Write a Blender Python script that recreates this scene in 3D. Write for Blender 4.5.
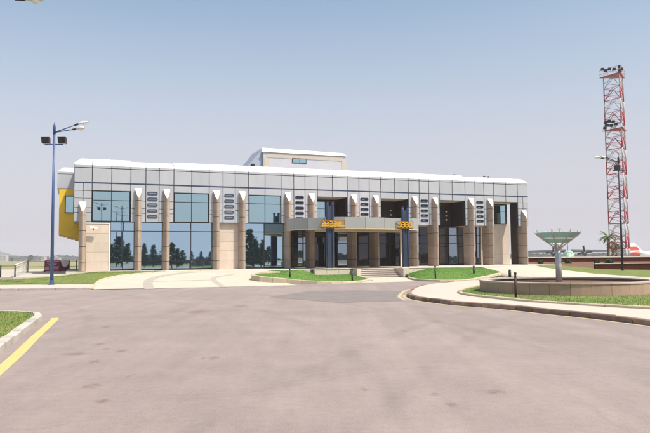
import bpy, bmesh, math, random
from mathutils import Vector, Matrix
random.seed(7)
D = bpy.data
for o in list(D.objects): D.objects.remove(o)
scn = bpy.context.scene
COL = scn.collection

# ------------------------------------------------------------------ camera
EYE = 1.7
p = math.atan(40/640.); th = 0.0088
fw = Vector((0, math.cos(p), math.sin(p))); r0 = Vector((1, 0, 0)); u0 = Vector((0, -math.sin(p), math.cos(p)))
up = u0*math.cos(th) + r0*math.sin(th); rt = r0*math.cos(th) - u0*math.sin(th)
cam = D.cameras.new('camera'); camo = D.objects.new('camera', cam); COL.objects.link(camo)
cam.sensor_width = 36; cam.lens = 36*640/650.; cam.clip_start = .1; cam.clip_end = 20000
M = Matrix((rt, up, -fw)).transposed().to_4x4(); M.translation = (0, 0, EYE)
camo.matrix_world = M
scn.camera = camo
scn.render.resolution_x = 1024; scn.render.resolution_y = 682

# ------------------------------------------------------------------ sky, sun, exposure
SUN_EL = math.radians(58); SUN_AZ = math.atan2(-.53, .85)         # direction the light comes from (right, slightly behind the camera)
sd = Vector((math.cos(SUN_EL)*math.cos(SUN_AZ), math.cos(SUN_EL)*math.sin(SUN_AZ), math.sin(SUN_EL)))
w = D.worlds.new('World'); scn.world = w; w.use_nodes = True
nt = w.node_tree; nt.nodes.clear()
sky = nt.nodes.new('ShaderNodeTexSky'); sky.sky_type = 'NISHITA'; sky.sun_disc = False
sky.sun_elevation = SUN_EL; sky.sun_rotation = math.atan2(sd.x, sd.y)
sky.air_density = 1.0; sky.dust_density = 2.5; sky.ozone_density = 2.0; sky.altitude = 0
hs = nt.nodes.new('ShaderNodeMixRGB'); hs.blend_type = 'MULTIPLY'; hs.inputs[0].default_value = 1; hs.inputs[2].default_value = (1.20, 1.21, 1.06, 1)
bg = nt.nodes.new('ShaderNodeBackground'); bg.inputs[1].default_value = .14
wo = nt.nodes.new('ShaderNodeOutputWorld')
# heat haze low in the sky, the same all the way round the horizon
tc = nt.nodes.new('ShaderNodeTexCoord'); sx_ = nt.nodes.new('ShaderNodeSeparateXYZ'); nt.links.new(tc.outputs['Generated'], sx_.inputs[0])
el = nt.nodes.new('ShaderNodeMapRange'); el.interpolation_type = 'SMOOTHERSTEP'; el.inputs[1].default_value = -.02; el.inputs[2].default_value = .52; el.inputs[3].default_value = .92; el.inputs[4].default_value = .0; nt.links.new(sx_.outputs[2], el.inputs[0])
hx = nt.nodes.new('ShaderNodeMixRGB'); hx.inputs[2].default_value = (3.95, 3.74, 4.18, 1)
nt.links.new(sky.outputs[0], hs.inputs[1]); nt.links.new(el.outputs[0], hx.inputs[0]); nt.links.new(hs.outputs[0], hx.inputs[1]); nt.links.new(hx.outputs[0], bg.inputs[0]); nt.links.new(bg.outputs[0], wo.inputs[0])
sl = D.lights.new('sun', 'SUN'); sl.energy = 4.3; sl.angle = math.radians(.6); sl.color = (1.0, .935, .82)
so_ = D.objects.new('sun', sl); COL.objects.link(so_); so_.rotation_euler = sd.to_track_quat('Z', 'Y').to_euler(); so_.location = (40, -30, 60)
vs = scn.view_settings; vs.view_transform = 'Standard'; vs.look = 'None'; vs.gamma = 1; vs.exposure = .30; vs.use_curve_mapping = False

# ------------------------------------------------------------------ materials
MATS = {}
def pm(name, col, rough=.65, var=.12, scale=3., bump=.0, bscale=None, rnd=.05, metal=0., spec=.4, col2=None, stretch=None):
    m = D.materials.new(name); m.use_nodes = True; t = m.node_tree; b = t.nodes['Principled BSDF']
    geo = t.nodes.new('ShaderNodeNewGeometry'); vec = geo.outputs['Position']
    if stretch:
        mp = t.nodes.new('ShaderNodeMapping'); mp.inputs['Scale'].default_value = stretch; t.links.new(vec, mp.inputs[0]); vec = mp.outputs[0]
    n1 = t.nodes.new('ShaderNodeTexNoise'); n1.inputs['Scale'].default_value = scale; n1.inputs['Detail'].default_value = 8; n1.inputs['Roughness'].default_value = .65
    t.links.new(vec, n1.inputs['Vector'])
    rp = t.nodes.new('ShaderNodeValToRGB'); rp.color_ramp.elements[0].position = .3; rp.color_ramp.elements[1].position = .7
    c2 = col2 or tuple(min(1, c*(1+var)) for c in col); c1 = col if col2 else tuple(c*(1-var) for c in col)
    rp.color_ramp.elements[0].color = (*c1, 1); rp.color_ramp.elements[1].color = (*c2, 1)
    t.links.new(n1.outputs['Fac'], rp.inputs[0]); out = rp.outputs[0]
    if rnd:
        oi = t.nodes.new('ShaderNodeObjectInfo'); mr = t.nodes.new('ShaderNodeMapRange')
        mr.inputs['To Min'].default_value = 1-rnd; mr.inputs['To Max'].default_value = 1+rnd; t.links.new(oi.outputs['Random'], mr.inputs['Value'])
        mx = t.nodes.new('ShaderNodeVectorMath'); mx.operation = 'SCALE'; t.links.new(out, mx.inputs[0]); t.links.new(mr.outputs[0], mx.inputs['Scale']); out = mx.outputs[0]
    t.links.new(out, b.inputs['Base Color'])
    b.inputs['Roughness'].default_value = rough; b.inputs['Metallic'].default_value = metal; b.inputs['Specular IOR Level'].default_value = spec
    if bump:
        n2 = t.nodes.new('ShaderNodeTexNoise'); n2.inputs['Scale'].default_value = bscale or scale*8; n2.inputs['Detail'].default_value = 6
        t.links.new(vec, n2.inputs['Vector'])
        bp = t.nodes.new('ShaderNodeBump'); bp.inputs['Strength'].default_value = bump; bp.inputs['Distance'].default_value = .02
        t.links.new(n2.outputs['Fac'], bp.inputs['Height']); t.links.new(bp.outputs[0], b.inputs['Normal'])
    MATS[name] = m; return m
def glassmat(name, tint, refl, body, wave=.0012):
    m = D.materials.new(name); m.use_nodes = True; t = m.node_tree; t.nodes.clear()
    o = t.nodes.new('ShaderNodeOutputMaterial'); mx = t.nodes.new('ShaderNodeMixShader'); g = t.nodes.new('ShaderNodeBsdfGlossy'); d = t.nodes.new('ShaderNodeBsdfDiffuse')
    g.inputs['Color'].default_value = (*tint, 1); g.inputs['Roughness'].default_value = .015; d.inputs['Color'].default_value = (*body, 1)
    fr = t.nodes.new('ShaderNodeFresnel'); fr.inputs['IOR'].default_value = 1.5
    ma = t.nodes.new('ShaderNodeMath'); ma.operation = 'MULTIPLY_ADD'; ma.inputs[1].default_value = 1-refl; ma.inputs[2].default_value = refl
    t.links.new(fr.outputs[0], ma.inputs[0]); t.links.new(ma.outputs[0], mx.inputs[0])
    t.links.new(d.outputs[0], mx.inputs[1]); t.links.new(g.outputs[0], mx.inputs[2]); t.links.new(mx.outputs[0], o.inputs[0])
    geo = t.nodes.new('ShaderNodeNewGeometry'); n = t.nodes.new('ShaderNodeTexNoise'); n.inputs['Scale'].default_value = .9; n.inputs['Detail'].default_value = 1
    bp = t.nodes.new('ShaderNodeBump'); bp.inputs['Strength'].default_value = wave; bp.inputs['Distance'].default_value = .5
    t.links.new(geo.outputs['Position'], n.inputs['Vector']); t.links.new(n.outputs['Fac'], bp.inputs['Height']); t.links.new(bp.outputs[0], g.inputs['Normal'])
    MATS[name] = m; return m

pm('panel', (.385, .395, .44), rough=.42, var=.06, scale=.8, rnd=.06, spec=.5, stretch=(1.6, 1.6, .4))
pm('cap_white', (.74, .725, .72), rough=.4, var=.06, scale=1.2, rnd=.04, spec=.5, stretch=(2., 2., .4))
pm('joint_dark', (.03, .035, .06), rough=.7, var=.2)
pm('band_blue', (.035, .05, .11), rough=.4, var=.15)
pm('pier_stone', (.37, .28, .222), rough=.7, var=.15, scale=1.6, bump=.12, rnd=.10)
pm('pier_tip', (.82, .78, .74), rough=.5, var=.05)
pm('beige_stone', (.57, .475, .40), rough=.75, var=.09, scale=1.3, bump=.06, rnd=.05, stretch=(1.5,1.5,.5))
pm('white_trim', (.82, .80, .78), rough=.5, var=.04)
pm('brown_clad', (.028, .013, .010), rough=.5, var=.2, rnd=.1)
pm('soffit', (.62, .50, .40), rough=.8, var=.06)
pm('dark_frame', (.010, .010, .014), rough=.45, var=.2)
pm('interior', (.012, .010, .010), rough=.9, var=.2)
glassmat('glass_up', (.50, .72, .79), .84, (.012, .02, .025))
glassmat('glass_low', (.52, .73, .89), .88, (.008, .008, .01))
glassmat('glass_back', (.46, .56, .66), .62, (.012, .008, .008))
glassmat('glass_dark', (.30, .32, .36), .16, (.010, .007, .006))
glassmat('vent_glass', (.5, .58, .66), .25, (.08, .095, .12))
pm('vent_dark', (.03, .045, .085), rough=.4, var=.2)
pm('reflection_grey', (.20, .23, .28), rough=.5)  # bright reflection in the vent glass, put in as a grey colour
pm('yellow', (.70, .46, .035), rough=.6, var=.08, scale=1.)
pm('penthouse', (0.45, 0.44, 0.47), rough=.7, var=.05, scale=.7)
pm('penthouse_trim', (0.5, 0.43, 0.36), rough=.7, var=.05)
pm('roof_grey', (.30, .33, .40), rough=.6, var=.1)
pm('canopy_grey', (.315, .315, .32), rough=.5, var=.06, scale=1., rnd=.06)
pm('canopy_edge', (.55, .43, .28), rough=.6)
pm('pylon_blue', (0.012, 0.022, 0.065), rough=.38, var=.2, scale=2., spec=.5)
pm('pylon_light', (0.045, 0.085, 0.18), rough=.35, var=.15)
pm('gold', (.72, .40, .035), rough=.35, var=.15, metal=.35)
pm('gold_dark', (.30, .13, .012), rough=.4, var=.3)
pm('cream', (.66, .53, .38), rough=.6)
pm('concrete', (0.52, 0.48, 0.42), rough=.9, var=.08, scale=1.5, bump=.15, rnd=.04)
pm('step_stone', (.33, .27, .23), rough=.85, var=.12, scale=2., bump=.1)
pm('drive_paving', (.50, .455, .375), rough=.9, var=.07, scale=.5, bump=.12, bscale=30)
pm('drive_band', (0.4, 0.35, 0.3), rough=.9, var=.1, scale=2)
pm('walk_paving', (.475, .42, .36), rough=.9, var=.07, scale=.6, bump=.12, bscale=30)
pm('kerb', (0.44, 0.4, 0.36), rough=.9, var=.18, scale=2.2, bump=.25, rnd=.12)
pm('kerb_red', (.25, .17, .135), rough=.9, var=.35, scale=2.5, bump=.25, rnd=.45)
pm('kerb_pale', (0.52, 0.43, 0.31), rough=.9, var=.12, scale=2.2, bump=.2, rnd=.08)
pm('planter_stone', (.37, .25, .19), rough=.8, var=.12, scale=1.3, bump=.12, rnd=.12)
pm('planter_top', (0.46, 0.385, 0.34), rough=.8, var=.08, scale=2., bump=.1, rnd=.05)
pm('yellow_line', (.60, .48, .15), rough=.85, scale=7., col2=(.46, .38, .19), rnd=0)
pm('yellow_faded', (.56, .45, .20), rough=.85, scale=4., col2=(.36, .30, .24), rnd=0)
pm('soil', (.16, .085, .05), rough=1., var=.35, scale=3., bump=.4)
pm('field', (.30, .25, .12), rough=1., var=.2, scale=.03, col2=(.20, .21, .09), rnd=0)
pm('lawn', (.10, .17, .03), rough=.95, scale=.55, col2=(.23, .23, .07), bump=.6, bscale=40, rnd=0)
pm('lawn_dry', (.085, .15, .025), rough=.95, scale=1.0, col2=(.21, .21, .06), bump=.6, bscale=40, rnd=0)
pm('lawn_lush', (.06, .17, .02), rough=.95, scale=.5, col2=(.15, .23, .045), bump=.6, bscale=40, rnd=0)
pm('blade', (.08, .18, .027), rough=.7, scale=.55, col2=(.25, .27, .075), rnd=0)
pm('blade_dry', (.09, .185, .027), rough=.7, scale=1.2, col2=(.28, .28, .085), rnd=0)
pm('blade_lush', (.05, .18, .017), rough=.7, scale=.5, col2=(.15, .26, .045), rnd=0)
pm('lamp_blue', (.045, .085, .21), rough=.4, var=.12, scale=2.)
pm('lamp_navy', (.02, .025, .06), rough=.4, var=.15)
pm('lamp_head', (.62, .60, .58), rough=.4)
pm('lamp_glass', (.78, .78, .76), rough=.25)
pm('black_metal', (.015, .014, .016), rough=.5, var=.2)
pm('flood_brown', (.05, .028, .026), rough=.55, var=.2)
pm('rust_post', (.05, .022, .018), rough=.7, var=.3)
pm('steel_grey', (.42, .42, .44), rough=.45, metal=.3, var=.08)
pm('rib_grey', (.52, .50, .46), rough=.5)
tm = glassmat('teal_glass', (.60, .78, .78), .15, (.46, .60, .57))
_t = tm.node_tree; _mx = [n for n in _t.nodes if n.type == 'MIX_SHADER'][0]; _d = [n for n in _t.nodes if n.type == 'BSDF_DIFFUSE'][0]
_tr = _t.nodes.new('ShaderNodeBsdfTranslucent'); _tr.inputs[0].default_value = (.60, .80, .76, 1); _m2 = _t.nodes.new('ShaderNodeMixShader'); _m2.inputs[0].default_value = .6
_t.links.new(_d.outputs[0], _m2.inputs[1]); _t.links.new(_tr.outputs[0], _m2.inputs[2]); _t.links.new(_m2.outputs[0], _mx.inputs[1])
pm('tower_red', (.36, .03, .04), rough=.6, var=.25)
pm('tower_white', (.46, .42, .43), rough=.6, var=.1)
pm('wall_red', (.075, .019, .010), rough=1., var=.3, scale=.8, bump=.3, rnd=.10, spec=.1)
pm('coping', (.72, .66, .60), rough=.85, var=.08)
pm('leaf', (.035, .07, .018), rough=.7, scale=1.2, col2=(.09, .13, .035), rnd=.15)
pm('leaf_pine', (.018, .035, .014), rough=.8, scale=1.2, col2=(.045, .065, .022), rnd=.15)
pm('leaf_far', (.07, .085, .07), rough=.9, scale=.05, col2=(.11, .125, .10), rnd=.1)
pm('bark', (.16, .10, .065), rough=.95, var=.3, scale=6., bump=.5)
pm('air_white', (.74, .73, .72), rough=.35, var=.04)
pm('air_green', (.32, .48, .34), rough=.4, var=.1)
pm('air_grey', (.075, .075, .085), rough=.4)
pm('air_red', (.62, .07, .04), rough=.4)
pm('banner_red', (.30, .025, .035), rough=.6, var=.2)
pm('banner_dark', (.12, .012, .015), rough=.6, var=.2)
pm('banner_pink', (.62, .30, .36), rough=.6, var=.15)
pm('banner_violet', (.30, .16, .34), rough=.6, var=.15)
pm('banner_pale', (.70, .62, .60), rough=.6, var=.15)
pm('city', (.46, .42, .40), rough=.9, var=.1, scale=.1, rnd=.15)
pm('far_window', (.12, .13, .16), rough=.5)
pm('white_pipe', (.55, .53, .51), rough=.5)
pm('patch', (.20, .17, .162), rough=.95, var=.12, scale=1.2, bump=.35, bscale=60)

def asphalt():
    m = D.materials.new('asphalt'); m.use_nodes = True; t = m.node_tree; b = t.nodes['Principled BSDF']; N = t.nodes.new; L = t.links.new
    geo = N('ShaderNodeNewGeometry'); pos = geo.outputs['Position']
    def noise(scale, detail=6, rough=.6, vec=pos):
        n = N('ShaderNodeTexNoise'); n.inputs['Scale'].default_value = scale; n.inputs['Detail'].default_value = detail; n.inputs['Roughness'].default_value = rough; L(vec, n.inputs['Vector']); return n.outputs['Fac']
    def mr(v, a, bb, c, d):
        n = N('ShaderNodeMapRange'); n.inputs[1].default_value = a; n.inputs[2].default_value = bb; n.inputs[3].default_value = c; n.inputs[4].default_value = d; L(v, n.inputs[0]); return n.outputs[0]
    def mul(a, bb):
        n = N('ShaderNodeMath'); n.operation = 'MULTIPLY'; L(a, n.inputs[0])
        if hasattr(bb, 'links'): L(bb, n.inputs[1])
        else: n.inputs[1].default_value = bb
        return n.outputs[0]
    big = mr(noise(.11, 4), .3, .7, .88, 1.1)
    mid = mr(noise(.9, 6), .3, .7, .93, 1.06)
    fine = mr(noise(45., 4, .85), .3, .7, .80, 1.16)
    # traffic-worn streaks running with the turning lanes
    mp = N('ShaderNodeMapping'); mp.inputs['Rotation'].default_value = (0, 0, math.radians(-38)); mp.inputs['Scale'].default_value = (1.1, .05, 1); L(pos, mp.inputs[0])
    st = mr(noise(1., 5, .6, mp.outputs[0]), .35, .65, .94, 1.05)
    mp2 = N('ShaderNodeMapping'); mp2.inputs['Rotation'].default_value = (0, 0, math.radians(8)); mp2.inputs['Scale'].default_value = (1.4, .06, 1); L(pos, mp2.inputs[0])
    st2 = mr(noise(1., 5, .6, mp2.outputs[0]), .35, .65, .965, 1.03)
    # fine cracks
    vo = N('ShaderNodeTexVoronoi'); vo.feature = 'DISTANCE_TO_EDGE'; vo.inputs['Scale'].default_value = .16
    wv = N('ShaderNodeTexNoise'); wv.inputs['Scale'].default_value = .8; wv.inputs['Detail'].default_value = 5; L(pos, wv.inputs['Vector'])
    sc = N('ShaderNodeVectorMath'); sc.operation = 'SCALE'; sc.inputs['Scale'].default_value = 1.0; L(wv.outputs['Color'], sc.inputs[0])
    ad = N('ShaderNodeVectorMath'); L(pos, ad.inputs[0]); L(sc.outputs[0], ad.inputs[1]); L(ad.outputs[0], vo.inputs['Vector'])
    ck = mr(vo.outputs['Distance'], .0, .003, .95, 1.)
    v2 = N('ShaderNodeTexVoronoi'); v2.feature = 'DISTANCE_TO_EDGE'; v2.inputs['Scale'].default_value = .07; L(ad.outputs[0], v2.inputs['Vector'])
    ck2 = mr(v2.outputs['Distance'], .0, .003, .93, 1.)
    tr = None
    for cx, cy, r0 in ((-38,6,37.2),(-38,6,38.8),(-38,6,42.3),(-38,6,43.9),(-38,6,33.6),(60,-12,57.0),(60,-12,58.6),(60,-12,62.4),(60,-12,64.0)):
        sb = N('ShaderNodeVectorMath'); sb.operation = 'DISTANCE'; sb.inputs[1].default_value = (cx, cy, 0); L(pos, sb.inputs[0])
        d1 = N('ShaderNodeMath'); d1.operation = 'SUBTRACT'; d1.inputs[1].default_value = r0; L(sb.outputs['Value'], d1.inputs[0])
        d2 = N('ShaderNodeMath'); d2.operation = 'ABSOLUTE'; L(d1.outputs[0], d2.inputs[0])
        q = mr(d2.outputs[0], .06, .26, .90, 1.)
        tr = q if tr is None else mul(tr, q)
    trn = N('ShaderNodeMixRGB'); trn.inputs[2].default_value = (1,1,1,1); L(mr(noise(.5, 4), .4, .6, .0, 1.), trn.inputs[0]); L(tr, trn.inputs[1])
    trv = N('ShaderNodeSeparateColor'); L(trn.outputs[0], trv.inputs[0]); tr = trv.outputs[0]
    mid2 = mr(noise(7., 5, .75), .3, .7, .91, 1.08)
    val = mul(mul(tr, mid2), mul(mul(mul(big, mid), fine), mul(mul(st, st2), mul(ck, ck2))))
    # oil and rust-brown stains on the carriageway
    STAINS = [(-4.49, 11.57, 0.271, 0.177), (-3.83, 10.71, 0.1, 0.19), (-3.75, 11.89, 0.111, 0.187), (-4.5, 12.88, 0.101, 0.183), (-5.46, 16.04, 0.1, 0.227), (-4.16, 12.17, 0.076, 0.163), (-2.68, 7.77, 0.085, 0.133), (-3.13, 8.68, 0.095, 0.208), (-3.2, 8.61, 0.067, 0.098), (-4.04, 20.2, 0.316, 0.54), (-1.9, 10.97, 0.086, 0.199), (-2.08, 10.93, 0.051, 0.132), (1.33, 7.99, 0.075, 0.113), (1.42, 7.43, 0.081, 0.11), (2.09, 8.08, 0.151, 0.144), (1.79, 14.63, 0.114, 0.189), (0.49, 8.33, 0.052, 0.115), (-2.84, 9.38, 0.044, 0.097), (-3.47, 9.9, 0.046, 0.087), (-3.0, 22.51, 0.281, 0.335)]
    acc = None
    nz = N('ShaderNodeTexNoise'); nz.inputs['Scale'].default_value = 13; nz.inputs['Detail'].default_value = 4; L(pos, nz.inputs['Vector'])
    wob = N('ShaderNodeVectorMath'); wob.operation = 'MULTIPLY_ADD'; wob.inputs[1].default_value = (.22, .26, 0); L(nz.outputs['Color'], wob.inputs[0]); L(pos, wob.inputs[2])
    for (x, y, a, bb) in STAINS:
        s = N('ShaderNodeVectorMath'); s.operation = 'SUBTRACT'; s.inputs[1].default_value = (x+.11, y+.13, 0); L(wob.outputs[0], s.inputs[0])
        d = N('ShaderNodeVectorMath'); d.operation = 'DIVIDE'; d.inputs[1].default_value = (a, bb, 1); L(s.outputs[0], d.inputs[0])
        ln = N('ShaderNodeVectorMath'); ln.operation = 'LENGTH'; L(d.outputs[0], ln.inputs[0])
        q = mr(ln.outputs['Value'], .35, 1.25, .5, 0.)
        if acc is None: acc = q
        else:
            mxn = N('ShaderNodeMath'); mxn.operation = 'MAXIMUM'; L(acc, mxn.inputs[0]); L(q, mxn.inputs[1]); acc = mxn.outputs[0]
    acc = mul(acc, mr(noise(11., 4, .7), .38, .58, .25, 1.15))
    base = N('ShaderNodeMixRGB'); base.inputs[1].default_value = (.302, .238, .222, 1); base.inputs[2].default_value = (.285, .238, .226, 1); L(noise(.05, 3), base.inputs[0])
    sv = N('ShaderNodeVectorMath'); sv.operation = 'SCALE'; L(base.outputs[0], sv.inputs[0]); L(val, sv.inputs['Scale'])
    mix = N('ShaderNodeMixRGB'); mix.inputs[2].default_value = (.13, .065, .05, 1); L(sv.outputs[0], mix.inputs[1]); L(acc, mix.inputs[0])
    L(mix.outputs[0], b.inputs['Base Color']); b.inputs['Roughness'].default_value = .93; b.inputs['Specular IOR Level'].default_value = .25
    bp = N('ShaderNodeBump'); bp.inputs['Strength'].default_value = .45; bp.inputs['Distance'].default_value = .012; L(noise(55., 3, .8), bp.inputs['Height']); L(bp.outputs[0], b.inputs['Normal'])
    MATS['asphalt'] = m
asphalt()

# ------------------------------------------------------------------ mesh helpers
class MB:
    def __init__(s): s.v = []; s.f = []; s.m = []; s.mi = 0
    def add(s, vs, fs):
        n = len(s.v); s.v += [tuple(q) for q in vs]; s.f += [tuple(n+i for i in f) for f in fs]; s.m += [s.mi]*len(fs)
    def box(s, x0, x1, y0, y1, z0, z1):
        s.add([(x0,y0,z0),(x1,y0,z0),(x1,y1,z0),(x0,y1,z0),(x0,y0,z1),(x1,y0,z1),(x1,y1,z1),(x0,y1,z1)],
              [(0,3,2,1),(4,5,6,7),(0,1,5,4),(1,2,6,5),(2,3,7,6),(3,0,4,7)]); return s
    def panel(s, wd, dp, ht, c=.015):
        """slab centred on x, front face at y=0 looking to -y, chamfered front edges, base at z=0"""
        a = wd/2
        s.add([(-a,dp,0),(a,dp,0),(a,dp,ht),(-a,dp,ht),(-a,c,0),(a,c,0),(a,c,ht),(-a,c,ht),(-a+c,0,c),(a-c,0,c),(a-c,0,ht-c),(-a+c,0,ht-c)],
              [(0,3,2,1),(0,1,5,4),(1,2,6,5),(2,3,7,6),(3,0,4,7),(4,5,9,8),(5,6,10,9),(6,7,11,10),(7,4,8,11),(8,9,10,11)]); return s
    def cyl(s, a, b, ra, rb=None, n=8, cap=True):
        a = Vector(a); b = Vector(b); rb = ra if rb is None else rb; d = (b-a).normalized()
        q = d.orthogonal().normalized(); r = d.cross(q); vs = []
        for P, R in ((a, ra), (b, rb)):
            for i in range(n):
                t = 2*math.pi*i/n; vs.append(P + (q*math.cos(t)+r*math.sin(t))*R)
        fs = [(i, (i+1)%n, n+(i+1)%n, n+i) for i in range(n)]
        if cap: fs += [tuple(range(n-1,-1,-1)), tuple(range(n,2*n))]
        s.add(vs, fs); return s
    def bar(s, a, b, wd, ht):
        a = Vector(a); b = Vector(b); d = (b-a).normalized(); z = Vector((0,0,1))
        if abs(d.z) > .98: z = Vector((0,1,0))
        q = d.cross(z).normalized()*wd/2; r = q.cross(d).normalized()*ht/2
        vs = [P+sx*q+sy*r for P in (a, b) for sx, sy in ((-1,-1),(1,-1),(1,1),(-1,1))]
        s.add(vs, [(0,1,2,3),(7,6,5,4),(0,4,5,1),(1,5,6,2),(2,6,7,3),(3,7,4,0)]); return s
    def prism(s, pts, z0, z1):
        n = len(pts); z1s = z1 if isinstance(z1, (list, tuple)) else [z1]*n
        s.add([(x,y,z0) for x, y in pts] + [(pts[i][0],pts[i][1],z1s[i]) for i in range(n)],
              [tuple(range(n-1,-1,-1)), tuple(range(n,2*n))] + [(i,(i+1)%n,n+(i+1)%n,n+i) for i in range(n)]); return s
    def lathe(s, prof, n=16, ax=None):
        k = len(prof); vs = []
        for (r, z) in prof:
            for i in range(n):
                t = 2*math.pi*i/n; vs.append((r*math.cos(t), r*math.sin(t), z))
        fs = [(j*n+i, j*n+(i+1)%n, (j+1)*n+(i+1)%n, (j+1)*n+i) for j in range(k-1) for i in range(n)]
        fs += [tuple(range(n-1,-1,-1)), tuple((k-1)*n+i for i in range(n))]
        s.add(vs, fs); return s
    def loft(s, rows):
        k = len(rows[0]); vs = [q for r in rows for q in r]
        s.add(vs, [(j*k+i, j*k+i+1, (j+1)*k+i+1, (j+1)*k+i) for j in range(len(rows)-1) for i in range(k-1)]); return s
    def mesh(s, name, mats, smooth=False):
        me = D.meshes.new(name); me.from_pydata(s.v, [], s.f)
        for m in (mats if isinstance(mats, (list, tuple)) else [mats]): me.materials.append(MATS[m])
        for i, q in enumerate(me.polygons): q.material_index = s.m[i]; q.use_smooth = smooth
        bm = bmesh.new(); bm.from_mesh(me); bmesh.ops.recalc_face_normals(bm, faces=bm.faces); bm.to_mesh(me); bm.free()
        return me
    def build(s, name, mats, parent=None, smooth=False, loc=None, rz=0):
        return obj(name, s.mesh(name, mats, smooth), parent, loc, rz)
def obj(name, me, parent=None, loc=None, rz=0):
    o = D.objects.new(name, me); COL.objects.link(o); o.parent = parent
    if loc is not None: o.location = loc
    if rz: o.rotation_euler = (0, 0, rz)
    return o
def empty(name, loc=(0,0,0), rz=0, parent=None):
    o = D.objects.new(name, None); COL.objects.link(o); o.location = loc; o.rotation_euler = (0,0,rz); o.parent = parent; o.empty_display_size = .3; return o
def tag(o, label=None, cat=None, group=None, kind=None):
    if label: o['label'] = label
    if cat: o['category'] = cat
    if group: o['group'] = group
    if kind: o['kind'] = kind
    return o
def struct(name, mb, mats, smooth=False, parent=None):
    o = mb.build(name, mats, parent, smooth)
    if parent is None: o['kind'] = 'structure'
    return o
def copy_tree(o, parent=None):
    c = o.copy(); COL.objects.link(c); c.parent = parent
    for ch in list(o.children): copy_tree(ch, c)
    return c
CACHE = {}
def pan(wd, dp, ht, mat, c=.015):
    k = ('p', round(wd,3), dp, round(ht,3), mat, c)
    if k not in CACHE: CACHE[k] = MB().panel(wd, dp, ht, c).mesh('panel', mat)
    return CACHE[k]
def smooth_line(pts, n=8, closed=False):
    P = [Vector(q) for q in pts]; out = []; m = len(P)
    rng = range(m) if closed else range(m-1)
    for i in rng:
        g = (lambda k: P[k % m]) if closed else (lambda k: P[max(0, min(m-1, k))])
        a, b, c, d = g(i-1), g(i), g(i+1), g(i+2)
        for j in range(n):
            t = j/n
            out.append(.5*((2*b)+(-a+c)*t+(2*a-5*b+4*c-d)*t*t+(-a+3*b-3*c+d)*t**3))
    if not closed: out.append(P[-1])
    return out
def resample(pts, step):
    P = [Vector(q) for q in pts]; L = [0]
    for a, b in zip(P, P[1:]): L.append(L[-1]+(b-a).length)
    n = max(1, round(L[-1]/step)); out = []; k = 0
    for i in range(n+1):
        d = L[-1]*i/n
        while k < len(P)-2 and L[k+1] < d: k += 1
        t = (d-L[k])/max(1e-9, L[k+1]-L[k]); out.append(P[k].lerp(P[k+1], min(1, t)))
    return out

# facade frame: x = metres along the front, -y = metres out of the front
FA = Vector((-18.351, 50.465, 0)); FANG = math.radians(21.636)
fe = Vector((math.cos(FANG), math.sin(FANG), 0)); fn = Vector((math.sin(FANG), -math.cos(FANG), 0))
def W(s, off, z=0.): return FA + fe*s + fn*off + Vector((0,0,z))
def SO(x, y): d = Vector((x, y, 0))-FA; return d.dot(fe), d.dot(fn)
PZ = .7

# ------------------------------------------------------------------ setting: ground and roads
gm = MB(); gm.add([(-2000,-2000,-1.2),(2000,-2000,-1.2),(2000,2000,-1.2),(-2000,2000,-1.2)], [(0,1,2,3)]); struct('ground', gm, 'field')
pad = MB(); pad.prism([(-90,-95),(95,-95),(95,76),(60,77),(-90,77)], -1.5, -.012); struct('embankment', pad, 'lawn_dry')
rd = MB(); rd.add([(-90,-40,0),(90,-40,0),(90,36,0),(30,50,0),(22,58,0),(0,60,0),(-12,52,0),(-13,35.6,0),(-90,35.6,0)], [tuple(range(9))]); struct('road', rd, 'asphalt')
pt = MB(); pt.add([(-2.4,27.4,.004),(-.8,31.9,.004),(1.6,32.2,.004),(3.75,31.0,.004),(3.25,28.5,.004),(2.9,24.3,.004),(.5,23.6,.004)], [tuple(range(7))]); struct('asphalt_patch', pt, 'patch')

def ramp_h(x, y):
    s, o = SO(x, y); return PZ*min(1, max(0, (17-o)/(17-6.6)))
def kerb(name, pts, wd, ht, mat, step=.9, zf=None, side=1, bed='soil', gap=.026):
    """row of kerb stones along a line; the line is the road-side foot, stones lie to its left (side=1) or right"""
    P = resample(pts, step); bedm = MB(); root = None; stones = []
    for a, b in zip(P, P[1:]):
        za = zf(a) if zf else 0.; zb = zf(b) if zf else 0.
        d = (b-a); d.z = 0; L = d.length; d.normalize(); q = Vector((-d.y, d.x, 0))*side
        a2 = a + d*gap/2; b2 = b - d*gap/2
        h1 = ht(a) if callable(ht) else ht; h2 = ht(b) if callable(ht) else ht
        c = .02
        def ring(Pt, z, hh): return [Vector((Pt.x,Pt.y,z-.05)), Vector((Pt.x,Pt.y,z+hh-c)), Vector((Pt.x,Pt.y,z+hh))+q*c, Vector((Pt.x,Pt.y,z+hh))+q*wd, Vector((Pt.x,Pt.y,z-.05))+q*wd]
        j1 = random.uniform(-.012, .012); j2 = random.uniform(-.010, .010); a2 = a2+q*j1; b2 = b2+q*(j1+random.uniform(-.006,.006)); h1 += j2; h2 += j2
        m = MB(); r1 = ring(a2, za, h1); r2 = ring(b2, zb, h2)
        m.add(r1+r2, [(0,1,2,3,4),(9,8,7,6,5)]+[(i,(i+1)%5,5+(i+1)%5,5+i) for i in range(5)]); stones.append(m)
        aa = a+q*.03; bb = b+q*.03
        bedm.add([(aa.x,aa.y,za-.06),(bb.x,bb.y,zb-.06),(bb.x,bb.y,zb+h2-.03),(aa.x,aa.y,za+h1-.03)]+[(v.x,v.y,z) for v, z in ((aa+q*(wd-.06),za-.06),(bb+q*(wd-.06),zb-.06),(bb+q*(wd-.06),zb+h2-.03),(aa+q*(wd-.06),za+h1-.03))],
                 [(0,1,2,3),(7,6,5,4),(3,2,6,7),(0,3,7,4),(1,5,6,2)])
    root = struct(name, bedm, bed)
    for m in stones: m.build('kerb_stone', mat, root)
    return root
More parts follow.
